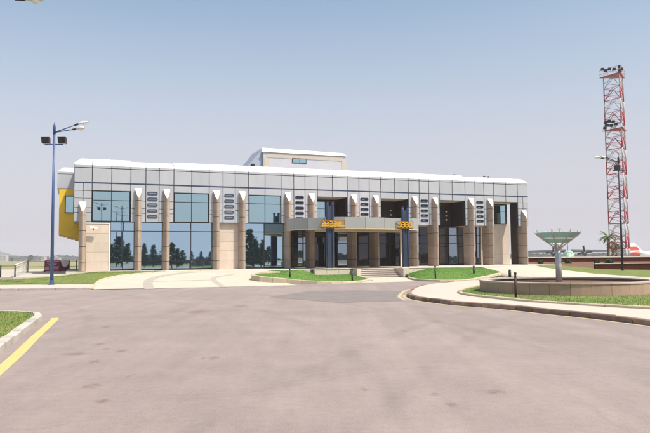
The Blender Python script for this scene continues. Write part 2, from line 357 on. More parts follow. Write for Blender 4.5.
def strip(pts, w0, w1, z, zf=None):
    """flat ribbon between offsets w0..w1 to the left of a line"""
    r1, r2 = [], []
    P = [Vector(q) for q in pts]
    for i, q in enumerate(P):
        d = (P[min(i+1,len(P)-1)]-P[max(i-1,0)]); d.z = 0; d.normalize(); l = Vector((-d.y,d.x,0))
        a = q+l*w0; b = q+l*w1
        r1.append((a.x,a.y,(zf(a.x,a.y) if zf else 0)+z)); r2.append((b.x,b.y,(zf(b.x,b.y) if zf else 0)+z))
    return MB().loft([r1, r2])
def fill(pts, z, name, mat, kind='structure'):
    m = MB(); m.add([(q[0],q[1],z) for q in pts], [tuple(range(len(pts)))]); o = struct(name, m, mat)
    bm = bmesh.new(); bm.from_mesh(o.data); bmesh.ops.triangulate(bm, faces=bm.faces); bm.to_mesh(o.data); bm.free(); return o
def grass(name, mat, label, n, sampler, hmin=.03, hmax=.07, seed=1):
    R = random.Random(seed); v = []; f = []
    for _ in range(n):
        x, y, z = sampler(R); a = R.uniform(0, 6.283); hh = R.uniform(hmin, hmax); wdt = R.uniform(.006, .013); ln = R.uniform(-.04, .04); lm = R.uniform(-.04, .04)
        k = len(v); dx, dy = math.cos(a)*wdt, math.sin(a)*wdt
        v += [(x-dx,y-dy,z-.01),(x+dx,y+dy,z-.01),(x+ln,y+lm,z+hh)]; f.append((k,k+1,k+2))
    me = D.meshes.new(name); me.from_pydata(v, [], f); me.materials.append(MATS[mat]); o = obj(name, me)
    return tag(o, label, 'grass', kind='stuff')
def pip(x, y, poly):
    c = False; j = len(poly)-1
    for i in range(len(poly)):
        if (poly[i][1] > y) != (poly[j][1] > y) and x < (poly[j][0]-poly[i][0])*(y-poly[i][1])/(poly[j][1]-poly[i][1])+poly[i][0]: c = not c
        j = i
    return c
def poly_sampler(poly, zf, box):
    def s(R):
        while True:
            x = R.uniform(box[0], box[1]); y = R.uniform(box[2], box[3])
            if pip(x, y, poly): return x, y, zf(x, y)
    return s

# near left traffic island
LI = smooth_line([(-5.1,9.2),(-5.82,11.54),(-6.62,13.98),(-7.68,17.32),(-8.02,18.3),(-8.5,18.95),(-9.3,19.35),(-11.5,19.9),(-16,20.6),(-24,21.5)], 6)
LI = [Vector((-3.2,2.5,0))]+[Vector((a.x,a.y,0)) for a in LI]
kerb('kerb', LI, .19, .16, 'kerb', 1.0, side=1)
inner = []
for i, q in enumerate(LI):
    d = (LI[min(i+1,len(LI)-1)]-LI[max(i-1,0)]).normalized(); inner.append(q+Vector((-d.y,d.x,0))*.185)
LIp = [(q.x,q.y) for q in inner]+[(-24,2.5)]
fill(LIp, .135, 'lawn', 'lawn_dry')
grass('grass', 'blade_dry', 'patchy yellow-green grass on the kerbed island with the vivid yellow line', 34000, poly_sampler(LIp, lambda x,y: .135, (-16,-4.2,8,21)), .025, .06, 3)
yl = [Vector((q.x,q.y,0)) for q in LI if q.y < 18.5]
struct('yellow_line', strip(yl, -.40, -.20, .004), 'yellow_line')

# right island: kerb, pale walk, inner grass edged with a pale kerb
RI = smooth_line([(10.5,41.5,0),(8.3,39.4,0),(6.6,37.1,0),(5.4,34.9,0),(4.28,31.5,0),(3.58,28,0),(3.36,26,0),(3.51,24.5,0),(4.28,22.2,0),(5.49,20.3,0),(6.39,18.4,0),(7.12,16.8,0),(7.64,15.2,0),(8.3,12.6,0),(9.0,8.0,0)], 6)
kerb('kerb', RI, .17, .145, 'kerb_red', .72, side=1)
ri_in = []
for i, q in enumerate(RI):
    d = (RI[min(i+1,len(RI)-1)]-RI[max(i-1,0)]).normalized(); ri_in.append(q+Vector((-d.y,d.x,0))*.165)
fill([(q.x,q.y) for q in ri_in]+[(40,8),(40,34),(22,42),(14,42.5)], .138, 'pavement', 'walk_paving')
struct('yellow_line', strip(RI[30:], -.20, -.05, .004), 'yellow_faded')
struct('yellow_line', strip(RI[22:42], -.42, -.26, .0045), 'yellow_faded')
GI = smooth_line([(12,34.8,0),(8.5,33.2,0),(6.75,30.4,0),(5.95,28.4,0),(5.58,27.2,0),(5.44,25.5,0),(5.75,23.9,0),(6.53,21.7,0),(7.5,20.2,0),(8.41,19.0,0),(9.3,17.9,0),(11,16,0),(13.5,13,0)], 5)
kerb('kerb', GI, .13, .075, 'kerb_pale', .8, zf=lambda q: .138, side=1)
gi_in = []
for i, q in enumerate(GI):
    d = (GI[min(i+1,len(GI)-1)]-GI[max(i-1,0)]).normalized(); gi_in.append(q+Vector((-d.y,d.x,0))*.125)
GIp = [(q.x,q.y) for q in gi_in]+[(30,13),(30,34),(18,35)]
fill(GIp, .165, 'lawn', 'lawn')
PC = Vector((10.2, 27.3, 0)); PR = 3.56
def gi_s(R, base=poly_sampler(GIp, lambda x,y: .165, (5.3,29,13.5,34.5))):
    while True:
        x, y, z = base(R)
        if (x-PC.x)**2+(y-PC.y)**2 > (PR+.02)**2: return x, y, z
grass('grass', 'blade', 'green grass around the round stone planter', 90000, gi_s, .02, .05, 4)

# left verge: kerb, walk, rising lawn
LV = [Vector((-60,34.6,0)), Vector((-30,35.0,0)), Vector((-17.8,35.15,0)), Vector((-12.75,35.1,0))]
kerb('kerb', LV, .17, .13, 'kerb', 1.0, side=1)
wk = MB(); wk.loft([[(-60,34.75,.124),(-30,35.15,.124),(-17.8,35.3,.124),(-12.75,35.25,.124)], [(-60,39.2,.15),(-30,39.2,.15),(-17.8,39.1,.15),(-13.75,38.9,.15)]]); struct('pavement', wk, 'walk_paving')
DL = smooth_line([(-12.6,35.0,0),(-13.14,36.8,0),(-13.67,38.96,0),(-13.82,40.82,0),(-13.47,43.14,0),(-12.32,45.1,0),(-10.46,47.14,0),(-8.6,48.7,0)], 5)
def verge_h(x, y):
    t = min(1, max(0, (y-39.0)/8.5)); z = .15+.53*t
    if x < -17.5: z = min(z, .66-.27*min(1, (-17.5-x)/1.8))
    return z
rows = []
for j in range(13):
    t = j/12; row = []
    for i in range(26):
        u = i/25
        b = DL[min(len(DL)-1, 10+int(round(t*(len(DL)-11))))]
        y = 39.0+t*(b.y-39.0)+ (1-u)*t*2.6*(1 if t > 0 else 0)
        x = -60+(b.x+.25+60)*(u**.45)
        y = 39.0+t*((b.y-39.0)*u+(51.0-39.0)*(1-u))
        row.append((x, y, verge_h(x, y)))
    rows.append(row)
struct('lawn', MB().loft(rows), 'lawn', smooth=True)
VP = [(-24,39.2),(-14,39.2),(-14.1,40.8),(-13.8,43.2),(-12.6,45.3),(-10.8,47.3),(-14,49.6),(-17.5,49.8),(-19.2,45),(-20.8,42.4),(-24,42.4)]
grass('grass', 'blade', 'lawn rising from the left pavement to the building corner', 22000, poly_sampler(VP, lambda x,y: verge_h(x,y)-.01, (-24,-10,39,50)), .025, .06, 5)
kerb('kerb', [Vector((q.x,q.y,0)) for q in DL], .16, .05, 'kerb_pale', 1.0, zf=lambda q: max(.02, ramp_h(q.x,q.y)), side=1)

# left drive ramp (pale paving) with darker bands
DRr = smooth_line([(-1.6,38.4,0),(-2.6,40.3,0),(-3.4,42,0),(-3.6,44.2,0),(-3.2,46.8,0),(-2.6,49.6,0)], 6)
rows = []
for j in range(17):
    t = j/16; a = DL[min(len(DL)-1, int(round(t*(len(DL)-1))))]; b = DRr[min(len(DRr)-1, int(round(t*(len(DRr)-1))))]
    row = []
    for i in range(13):
        q = a.lerp(b, i/12); row.append((q.x, q.y, max(.005, ramp_h(q.x, q.y))+.001))
    rows.append(row)
struct('drive', MB().loft(rows), 'drive_paving', smooth=True)
rz_ = lambda x, y: max(.005, ramp_h(x, y))
bl = smooth_line([(-9.84,35.3,0),(-10.67,37.98,0),(-11.19,40.28,0),(-11.2,42.6,0),(-10.6,44.9,0),(-9.5,46.4,0)], 6)
struct('paving_band', strip(bl, -.45, .1, .007, rz_), 'drive_band')
br = smooth_line([(-5.75,36.6,0),(-6.62,39.18,0),(-7.28,41.56,0),(-7.24,43.28,0),(-6.5,44.9,0)], 6)
struct('paving_band', strip(br, -.2, .16, .007, rz_), 'drive_band')
struct('paving_band', strip([(-10.8,39.4,0),(-7.3,40.9,0)], -.1, .1, .008, rz_), 'drive_band')

# platform in front of the building, retaining edge, steps
def fpoly(pts): return [tuple(W(s, o))[:2] for s, o in pts]
pl = MB(); pl.prism(fpoly([(-1.9,1.2),(4.6,1.2),(6.6,6.6),(35.5,6.6),(43.2,3.0),(43.2,-16),(-1.9,-16)]), -.3, PZ); struct('platform', pl, 'concrete')
st = MB()
steps_root = empty('entrance_steps', W(19.35, 8.1, 0), FANG)
tag(steps_root, 'low flight of concrete steps up to the entrance canopy between two cheek walls', 'steps')
for k in range(5):
    m = MB(); r = .28; m.box(.0, 3.65, r*k, 1.5, .14*k, .14*(k+1)-.0); m.build('step', 'step_stone', steps_root)
    m = MB(); m.box(.02, 3.63, r*k-.025, r*k+.03, .14*(k+1)-.035, .14*(k+1)+.004); m.build('step_nosing', 'coping', steps_root)
m = MB(); m.box(-.35, -.01, -.35, 1.5, 0, PZ+.03); m.build('cheek_wall', 'beige_stone', steps_root)
m = MB(); m.box(3.66, 4.15, -.45, 1.5, 0, PZ+.03); m.build('cheek_wall', 'beige_stone', steps_root)
wl = empty('retaining_wall', W(15.9, 7.3, .0), FANG); tag(wl, 'short pale stone wall carrying a blue pylon beside the steps', 'wall')
for k in range(3):
    m = MB(); m.panel(1.0, .3, .66, .01); m.build('wall_block', 'beige_stone', wl, False, (.55+k*1.01, 0, .05))
m = MB(); m.box(.0, 3.1, -.04, .72, .712, .76); m.build('coping', 'coping', wl)
wl = empty('retaining_wall', W(23.6, 7.3, .0), FANG); tag(wl, 'pale stone wall behind the right-hand lawn mound by the steps', 'wall')
for k in range(4):
    m = MB(); m.panel(1.0, .3, .64, .01); m.build('wall_block', 'beige_stone', wl, False, (.5+k*1.01, 0, .05))
m = MB(); m.box(-.05, 4.1, -.04, .72, .692, .74); m.build('coping', 'coping', wl)

def mound(front, back, kz, bz, name, grasslabel, seed, khf, nb):
    F = smooth_line(front, 5); B = resample(smooth_line(back, 5), .05)
    n = len(F); B = [B[int(round(i*(len(B)-1)/(n-1)))] for i in range(n)]
    rows = []
    for j in range(11):
        t = j/10; row = []
        for i in range(n):
            d = (F[min(i+1,n-1)]-F[max(i-1,0)]); d.z = 0; d.normalize(); q = F[i]+Vector((-d.y,d.x,0))*.15
            P = q.lerp(B[i], t); za = kz(F[i])+khf(F[i])-.02; zb = bz(SO(B[i].x, B[i].y)[0]); row.append((P.x, P.y, za+(zb-za)*(t**.85)))
        rows.append(row)
    o = struct('lawn', MB().loft(rows), 'lawn_lush', smooth=True)
    def smp(R):
        i = R.randrange(n-1); j = R.randrange(10); a = R.random(); b = R.random()
        P = Vector(rows[j][i]).lerp(Vector(rows[j][i+1]), a).lerp(Vector(rows[j+1][i]).lerp(Vector(rows[j+1][i+1]), a), b); return P.x, P.y, P.z
    grass('grass', 'blade_lush', grasslabel, nb, smp, .02, .055, seed)
    kerb('kerb', F, .24, khf, 'kerb_pale', .95, zf=kz, side=1, bed='concrete')
def v3(l): return [(a, b, 0) for a, b in l]
m1f = v3([(-3.4,45.4),(-4.5,43.3),(-4.85,41.6),(-4.3,40.5),(-3.2,40.0),(-1.58,39.7),(.27,39.5),(1.68,40.9),(2.6,43.0),(3.2,45.2)])
m1b = [tuple(W(s, 7.25 if s > 15.8 else 6.8)) for s in (12.3,13.5,15,16.5,18,19.0)]
m1b = [(a,b,0) for a,b,_ in m1b]
mound(m1f, m1b, lambda q: max(0, ramp_h(q.x,q.y)*max(0,min(1,(-1.5-q.x)/2.5))), lambda s: .66-.38*max(0,min(1,(s-15.2)/1.0)), 'lawn', 'bright green grass on the kerbed mound beside the steps', 6, lambda q: .10+.24*max(0,min(1,(1.5-q.x)/4.5)), 16000)
m2f = v3([(6.3,49.0),(6.1,47),(6.1,45.1),(6.55,43.0),(7.5,41.7),(9.1,41.9),(10.6,44.0),(12.2,46.8),(13.9,50.2)])
m2b = [tuple(W(s, 7.25 if s < 27.5 else 6.8)) for s in (23.7,25,27,29,30.5,31.6)]
m2b = [(a,b,0) for a,b,_ in m2b]
mound(m2f, m2b, lambda q: max(0, min(.25, (q.x-9.5)*.055)), lambda s: .66-.36*max(0,min(1,(26.2-s)/1.8)), 'lawn', 'bright green grass on the kerbed mound in front of the dark entrance bays', 7, lambda q: .12, 16000)
# pale apron before the steps and right drive
fill([(3.35,44.6),(2.9,43.6),(2.2,41.3),(3.6,41.6),(6.0,42.6),(6.0,45.3),(6.2,49.2),(5.9,51.3),(2.9,51.2)], .006, 'apron', 'drive_paving')
rows = []
L1 = [W(31.6,6.6),W(31.0,7.8),W(30.6,9.2),W(29.9,12.0),W(29.2,15),W(29.0,18)]
L2 = [W(43.0,2.2),W(39.0,5.0),W(37.0,8),W(36.5,11),W(36.3,15),W(37,19)]
def rd_h(q): s, o = SO(q.x, q.y); return max(.007, PZ*min(1, max(0,(18-o)/(18-6.6)))+.002)
for j in range(6):
    a, b = L1[j], L2[j]; row = [(a.x-.05, a.y-.05, -.1)]
    for i in range(9):
        q = a.lerp(b, i/8); row.append((q.x, q.y, rd_h(q)*(.35+.65*min(1, i/3)) if j < 5 and i < 3 and j > 0 else rd_h(q)))
    rows.append(row)
struct('drive', MB().loft(rows), 'drive_paving', smooth=True)
# grass bank right of the drive
rows = []
R1 = [q+fe*.02 for q in L2]
for j in range(6):
    a = R1[j]; s, o = SO(a.x, a.y); za = PZ*min(1, max(0,(18-o)/(18-6.6))); row = []
    for i in range(25):
        t = i/24; q = a.lerp(Vector((70, 60.4-j*4, 0)), t); row.append((q.x, q.y, (za+.0)*(1-t)**9+.10*(1-(1-t)**9)))
    rows.append(row)
struct('lawn', MB().loft(rows), 'lawn_dry', smooth=True)
VR = [(25,60),(25,46),(40,46),(40,60)]
grass('grass', 'blade_dry', 'grass bank between the right drive and the red boundary wall', 9000, poly_sampler(VR, lambda x,y: .1, (24,40,46,60)), .05, .12, 8)

# ------------------------------------------------------------------ terminal building
TB = empty('terminal_building', tuple(FA), FANG)
tag(TB, 'long two-storey terminal with grey metal panels, rounded brown piers and blue reflective glass', 'building')
S0 = -.08; MOD = 6.37; BAY = 2.94; GA, GB = 1.18, 1.06
Z_SOF, Z_BAND, Z_LINE, Z_LIP, Z_TOP, Z_MID = 7.08, 7.68, 8.90, 9.10, 9.56, 4.62
SL, SR = -1.41, 42.39
def tb(name, mb, mat, smooth=False, parent=None): return mb.build(name, mat, parent or TB, smooth)
GAP = .055
# cores
c = MB(); c.box(SL+.06, SR-.06, .07, .9, Z_SOF+.02, Z_LIP-.03); tb('fascia_frame', c, 'joint_dark')
c = MB(); c.box(-.55, 16.25, .55, 14, PZ, 9.0); tb('core_wall', c, 'interior')
c = MB(); c.box(SL+.05, -.56, .55, 4.65, Z_MID+.02, 9.0); tb('core_wall', c, 'panel')
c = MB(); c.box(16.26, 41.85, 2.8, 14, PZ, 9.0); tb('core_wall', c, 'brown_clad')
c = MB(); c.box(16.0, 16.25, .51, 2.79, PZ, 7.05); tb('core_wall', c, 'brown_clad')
c = MB(); c.box(SL+.5, SR-.5, .6, 14.3, 9.06, 9.40); tb('roof', c, 'roof_grey')
c = MB(); c.box(16.3, 42.3, .45, 2.78, Z_SOF+.005, Z_SOF+.25); tb('soffit', c, 'soffit')
# edges of the panel grid
edges = [SL, S0]
for k in range(7):
    b = S0+k*MOD; edges += [b+BAY/2, b+BAY]
    if k < 6: edges += [b+BAY+GA, b+BAY+GA+GB, b+MOD]
edges.append(SR)
for a, b in zip(edges, edges[1:]):
    wd = b-a-GAP; mid = (a+b)/2
    obj('fascia_panel', pan(wd, .06, Z_LINE-Z_BAND-.10, 'panel'), TB, (mid, 0, Z_BAND+.06))
    obj('fascia_lip', pan(wd, .06, Z_LIP-Z_LINE-.02, 'panel', .01), TB, (mid, 0, Z_LINE+.015))
    dz = .10 if (a < 2.5 or (6.2 < a < 34.5)) else 0.
    m = MB(); i0 = .5
    aa = a+GAP*.3; bb = b-GAP*.3; la = aa + (i0 if a == SL else 0); lb = bb - (i0 if b == SR else 0)
    m.add([(aa,0,Z_LIP),(bb,0,Z_LIP),(bb,.10,Z_LIP+.14+dz*.4),(aa,.10,Z_LIP+.14+dz*.4),(lb,i0,Z_TOP+dz),(la,i0,Z_TOP+dz),(la,1.1,Z_TOP+dz),(lb,1.1,Z_TOP+dz),(aa,1.1,Z_LIP),(bb,1.1,Z_LIP)],
          [(0,1,2,3),(3,2,4,5),(5,4,7,6),(6,7,9,8),(0,8,9,1),(0,3,5,6,8),(1,9,7,4,2)])
    tb('coping_panel', m, 'cap_white')
# side fascia returns at both ends
for sx, s, dep in ((-1, SL, 4.7), (1, SR, 14)):
    m = MB(); x0, x1 = (s-.0, s+.055) if sx < 0 else (s-.055, s+.0)
    m.box(x0, x1, .075, dep, Z_BAND+.06, Z_LINE-.04); tb('side_fascia', m, 'panel')
    m = MB(); m.box(x0, x1, .075, dep, Z_LINE+.015, Z_LIP-.005); tb('side_fascia', m, 'panel')
    m = MB(); q = .5*(-sx)
    m.loft([[(s,1.11,Z_LIP),(s,dep,Z_LIP)], [(s+q,1.11,Z_TOP),(s+q,dep,Z_TOP)]]); tb('side_coping', m, 'cap_white')
m = MB(); m.box(SL-.01, SR+.01, -.012, .05, Z_BAND-.02, Z_BAND+.05); tb('blue_band', m, 'band_blue')
# header panels over the bays
for k in range(7):
    b = S0+k*MOD
    for h_ in range(2):
        obj('header_panel', pan(BAY/2-GAP, .06, Z_BAND-Z_SOF-.05, 'panel'), TB, (b+BAY/4+h_*BAY/2, 0, Z_SOF+.015))
# groups: cladding either side of the piers and the vent panel
ROWS = [(Z_MID, 5.32), (5.32, 5.71), (5.71, 6.32), (6.32, Z_BAND-.02)]
def stadium(wd, ht, n=6):
    r = ht/2; a = wd/2-r; pts = []
    for i in range(n+1): t = -math.pi/2+math.pi*i/n; pts.append((a+r*math.cos(t), r*math.sin(t)))
    for i in range(n+1): t = math.pi/2+math.pi*i/n; pts.append((-a+r*math.cos(t), r*math.sin(t)))
    return pts
def vent_mesh():
    m = MB(); o = stadium(.84, .27); i = stadium(.72, .16); n = len(o)
    m.add([(x,-.035,z) for x,z in o]+[(x,-.035,z) for x,z in i]+[(x,.0,z) for x,z in o]+[(x,-.004,z) for x,z in i],
          [(j,(j+1)%n,n+(j+1)%n,n+j) for j in range(n)]+[(2*n+j,2*n+(j+1)%n,(j+1)%n,j) for j in range(n)]+[(n+j,n+(j+1)%n,3*n+(j+1)%n,3*n+j) for j in range(n)])
    m.mi = 1; m.add([(x,-.005,z) for x,z in i], [tuple(range(n))])
    return m
VM1 = vent_mesh().mesh('vent_slot', ['vent_dark', 'vent_glass']); VM2 = vent_mesh().mesh('vent_slot', ['vent_dark', 'interior'])
BL = MB().box(-.26, .26, -.03, -.008, -.02, .025).mesh('reflection_bar', 'reflection_grey')  # added grey bar painted as the reflection in the vent glass
piers = []
for k in range(6):
    g = S0+k*MOD+BAY; e1 = g+GA; e2 = e1+GB; e3 = S0+(k+1)*MOD
    c = MB(); c.box(g+.02, e3-.02, .07, .5, Z_MID+.03, Z_SOF+.019); tb('backing_wall', c, 'joint_dark')
    if k >= 2:
        for x0, x1 in ((g+.01, g+.16), (e3-.16, e3-.01)):
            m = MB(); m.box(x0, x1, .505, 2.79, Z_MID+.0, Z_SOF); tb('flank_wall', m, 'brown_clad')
        m = MB(); m.box(g+.165, e3-.165, .505, 2.79, Z_MID+.005, Z_MID+.12); tb('soffit', m, 'soffit')
    for a, b in ((g, e1), (e2, e3)):
        mid = (a+b)/2
        for z0, z1 in ROWS:
            obj('cladding_panel', pan(b-a-GAP, .06, z1-z0-.035, 'panel', .01), TB, (mid, 0, z0+.017))
        piers.append((mid, 7.36))
    vp = obj('vent_panel', pan(GB-GAP, .06, Z_BAND-.02-Z_MID-.035, 'panel'), TB, ((e1+e2)/2, 0, Z_MID+.017))
    for i in range(5):
        o = obj('vent_slot', VM1 if k < 2 else VM2, vp, (0, -.001, 5.08-Z_MID-.017+i*.4725))
        if k < 2: obj('reflection_bar', BL, vp, (0, -.001, 5.08-Z_MID-.017+i*.4725))
        elif k > 2: obj('reflection_bar', BL, vp, (-.1, .003, 5.08-Z_MID-.017+i*.4725-.03)).scale = (.45, 1, 1)
# end strips
for a, b, x0 in ((SL, S0, SL), (S0+6*MOD+BAY, SR, 0)):
    c = MB(); c.box(a+.06, b-.03, .07, .5, Z_MID+.03, Z_SOF+.019); tb('backing_wall', c, 'joint_dark')
    mid = (a+b)/2
    for z0, z1 in [(Z_MID,5.32),(5.32,5.71),(5.71,6.45),(6.45,7.05),(7.05,Z_BAND-.02)]:
        for u0_, u1_ in ((a, mid), (mid, b)):
            obj('cladding_panel', pan(u1_-u0_-GAP, .06, z1-z0-.035, 'panel', .01), TB, ((u0_+u1_)/2, 0, z0+.017))
piers += [(-.75, 6.15), (41.72, 6.30)]
# piers: rounded front, white slanted tip, drum joints
def pier_plan(n=12, r=.25, f=.28, back=.95, k=1.):
    pts = [(-r*k, back)]
    for i in range(n+1):
        x = -r*k+2*r*k*i/n; pts.append((x, -.2-.36*k*(1-abs(x/(r*k))**1.6)))
    pts.append((r*k, back)); return pts
PLAN = pier_plan()
def slant_z(y, ztop): return ztop if y > -.12 else ztop-.84*(-.12-y)/.45
def pier(s, ztop):
    core = MB(); pc = pier_plan(k=.93, f=.28, back=.93)
    core.prism(pc, PZ, [slant_z(y, ztop)-.06 for x, y in pc]); root = tb('pier', core, 'dark_frame')
    root.location = (s, 0, 0)
    zs = [PZ, 1.43, 2.63, 3.87, 5.10, 6.34]; zs = [z for z in zs if z < ztop-1.0]+[None]
    for z0, z1 in zip(zs, zs[1:]):
        m = MB()
        if z1: m.prism(PLAN, z0+.02, z1-.02)
        else:
            n = len(PLAN); zt = [slant_z(y, ztop) for x, y in PLAN]
            m.add([(x,y,z0+.02) for x,y in PLAN]+[(PLAN[i][0],PLAN[i][1],zt[i]) for i in range(n)], [tuple(range(n-1,-1,-1))]+[(i,(i+1)%n,n+(i+1)%n,n+i) for i in range(n)])
        m.build('pier_block', 'pier_stone', root, False)
    n = len(PLAN); zt = [slant_z(y, ztop)+.012 for x, y in PLAN]
    m = MB(); m.add([(x*.99,y,z) for (x,y),z in zip(PLAN, zt)]+[(x*.99,y,z-.03) for (x,y),z in zip(PLAN, zt)], [tuple(range(n)), tuple(range(2*n-1,n-1,-1))]+[(i,n+i,n+(i+1)%n,(i+1)%n) for i in range(n)])
    # split the cap at the bend
    bm = MB()
    fr = [(x*.99,y,slant_z(y,ztop)+.012) for x,y in PLAN if y <= -.0]
    l = min(PLAN, key=lambda q: (q[1] > .0, 9)); 
    fr = [(-.2475,-.12,ztop+.012)]+fr+[(.2475,-.12,ztop+.012)]
    bk = [(-.267,-.06,ztop+.012),(.267,-.06,ztop+.012),(.267,.45,ztop+.012),(-.267,.45,ztop+.012)]
    q = len(fr); bm.add(fr+[(x,y,z-.03) for x,y,z in fr], [tuple(range(q)), tuple(range(2*q-1,q-1,-1))]+[(i,q+i,q+(i+1)%q,(i+1)%q) for i in range(q)])
    bm.build('slanted_tip', 'pier_tip', root)
for s, zt in piers: pier(s, zt)
# upper windows of the three closed bays
R = random.Random(5)
def pane(name, x0, x1, z0, z1, y, mat, parent=None, tilt=.004):
    m = MB(); m.box(-(x1-x0)/2, (x1-x0)/2, 0, .02, -(z1-z0)/2, (z1-z0)/2)
    o = m.build(name, mat, parent or TB); o.location = ((x0+x1)/2, y, (z0+z1)/2); o.rotation_euler = (R.uniform(-tilt,tilt), 0, R.uniform(-tilt,tilt)); return o
def mullion(x0, x1, z0, z1, y0, y1, parent=None):
    m = MB(); m.box(x0, x1, y0, y1, z0, z1); return m.build('mullion', 'dark_frame', parent or TB)
for k in range(3):
    b = S0+k*MOD
    fr = MB(); fr.box(b+.02, b+BAY-.02, .12, .5, Z_MID+.03, Z_SOF-.0); f = tb('window', fr, 'dark_frame')
    xs = [b+.07, b+BAY/2, b+BAY-.07]
    for i in range(2):
        for z0, z1 in ((Z_MID+.08, 6.29), (6.35, Z_SOF-.05)):
            pane('pane', xs[i]+.02, xs[i+1]-.02, z0, z1, .06, 'glass_up', f)
    mullion(b+.02, b+.07, Z_MID+.03, Z_SOF-.02, .01, .11, f); mullion(b+BAY-.07, b+BAY-.02, Z_MID+.03, Z_SOF-.02, .01, .11, f)
    mullion(b+BAY/2-.025, b+BAY/2+.025, Z_MID+.05, Z_SOF-.06, .02, .11, f); mullion(b+.072, b+BAY-.072, 6.295, 6.345, .025, .11, f)
    mullion(b+.02, b+BAY-.02, Z_SOF-.06, Z_SOF-.005, .005, .11, f); mullion(b+.02, b+BAY-.02, Z_MID+.0, Z_MID+.06, .005, .11, f)
# lower glazing of the closed part, set back
def lower(x0, x1, mids, name='shopfront'):
    y = .32
    fr = MB(); fr.box(x0, x1, y+.08, .54, PZ, Z_MID+.02); f = tb('glazing', fr, 'dark_frame')
    xs = [x0]+mids+[x1]; zs = [PZ+.1, 1.45, 3.88, Z_MID]
    for a, b in zip(xs, xs[1:]):
        for z0, z1 in zip(zs, zs[1:]): pane('pane', a+.03, b-.03, z0+.03, z1-.03, y+.03, 'glass_low', f)
    for x in xs: mullion(x-.03 if x > x0 else x, x+.03 if x < x1 else x, PZ, Z_MID, y-.02, y+.07, f)
    for z in zs[1:-1]: mullion(x0+.03, x1-.03, z-.03, z+.03, y-.015, y+.068, f)
    mullion(x0+.03, x1-.03, PZ, PZ+.12, y-.012, y+.068, f)
P_ = sorted(q[0] for q in piers)
lower(1.36, P_[1]-.24, [2.3])
lower(P_[1]+.24, P_[2]-.24, [])
lower(P_[2]+.24, P_[3]-.24, [S0+MOD+BAY/2])
lower(P_[4]+.24, P_[5]-.24, [S0+2*MOD+BAY/2])
# stone-faced panels
def stone(x0, x1, y, z0, z1, nrow, trim, name='stone_panel'):
    c = MB(); c.box(x0+.01, x1-.01, y+.05, .54, z0, z1-.01); root = tb('stone_wall', c, 'soffit')
    h = (z1-z0)/nrow
    for i in range(nrow): obj(name, pan(x1-x0, .06, h-.014, 'beige_stone', .006), root, ((x0+x1)/2, y, z0+i*h+.007))
    if trim:
        m = MB(); m.box(x0-.02, x1+.10, y-.04, y+.05, z1+.003, z1+.11); m.build('white_trim', 'white_trim', root)
        m = MB(); m.box(x1+.003, x1+.10, y-.035, y+.05, z0, z1); m.build('white_trim', 'white_trim', root)
stone(-.48, 1.24, .10, PZ, 4.44, 5, True)
stone(P_[3]+.24, P_[4]-.24, .3, PZ, Z_MID, 5, False)
m = MB(); m.box(P_[5]+.24, 16.3, .3, .54, PZ, Z_MID); tb('stone_wall', m, 'brown_clad')
# deep entrance bays: glazing 2.6 m back
yb = 2.6
fr = MB(); fr.box(16.27, 38.9, yb+.1, yb+.19, PZ, 6.9); f = tb('glazing', fr, 'dark_frame')
x = 16.3; zs = [PZ+.1, 2.95, 3.75, 4.7]
xs = [16.3+i*1.13 for i in range(21)]
for a, b in zip(xs, xs[1:]):
    for z0, z1 in zip(zs, zs[1:]): pane('pane', a+.04, b-.04, z0+.04, z1-.04, yb+.05, 'glass_dark' if (int(a*7.3) % 5) in (1, 3) else 'glass_back', f, .006)
    mullion(a-.04, a+.04, PZ, 4.7, yb-.02, yb+.09, f)
for z in (PZ+.06, 2.95, 3.75, 4.72):
    mullion(16.3, 38.9, z-.04, z+.04, yb-.015, yb+.088, f)
for k in (3, 4, 5):
    b = S0+k*MOD
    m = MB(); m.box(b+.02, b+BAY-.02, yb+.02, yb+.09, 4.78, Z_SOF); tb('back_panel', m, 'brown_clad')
    pn = 1.15 if k != 4 else .5
    for i in range(2):
        pane('pane', b+.2+i*(pn/2+.02)+.35, b+.2+.35+pn/2+i*(pn/2+.02), 4.85, 6.2, yb-.02, 'glass_up'); pane('pane', b+.55+i*(pn/2+.02), b+.55+pn/2+i*(pn/2+.02), 6.24, 6.9, yb-.02, 'glass_up')
    for i in range(3):
        m = MB(); m.cyl((b+BAY-.62, yb+.0, 5.35+i*.42), (b+BAY-.62, yb-.12, 5.32+i*.42), .07, .09, 8); tb('wall_stud', m, 'lamp_glass', True)  # column of three small pale studs on the back panel
# open end bay: part wall, window, blank beyond
c = MB(); c.box(38.2, 41.86, 2.5, 2.79, PZ, 4.95); rt_ = tb('stone_wall', c, 'soffit')
for i in range(4): obj('stone_panel', pan(3.64, .05, 1.05, 'beige_stone', .006), rt_, (40.03, 2.45, PZ+.005+i*1.06))
c = MB(); c.box(38.2, 41.45, 2.6, 2.79, 4.96, Z_SOF); wn = tb('window', c, 'dark_frame')
for i in range(3):
    for z0, z1 in ((5.0, 6.3), (6.34, 7.0)): pane('pane', 38.5+i*.98, 39.44+i*.98, z0, z1, 2.55, 'glass_up', wn)
m = MB(); m.box(S0+6*MOD+BAY+.01, S0+6*MOD+BAY+.2, .505, 1.3, PZ, Z_SOF); tb('flank_wall', m, 'brown_clad')
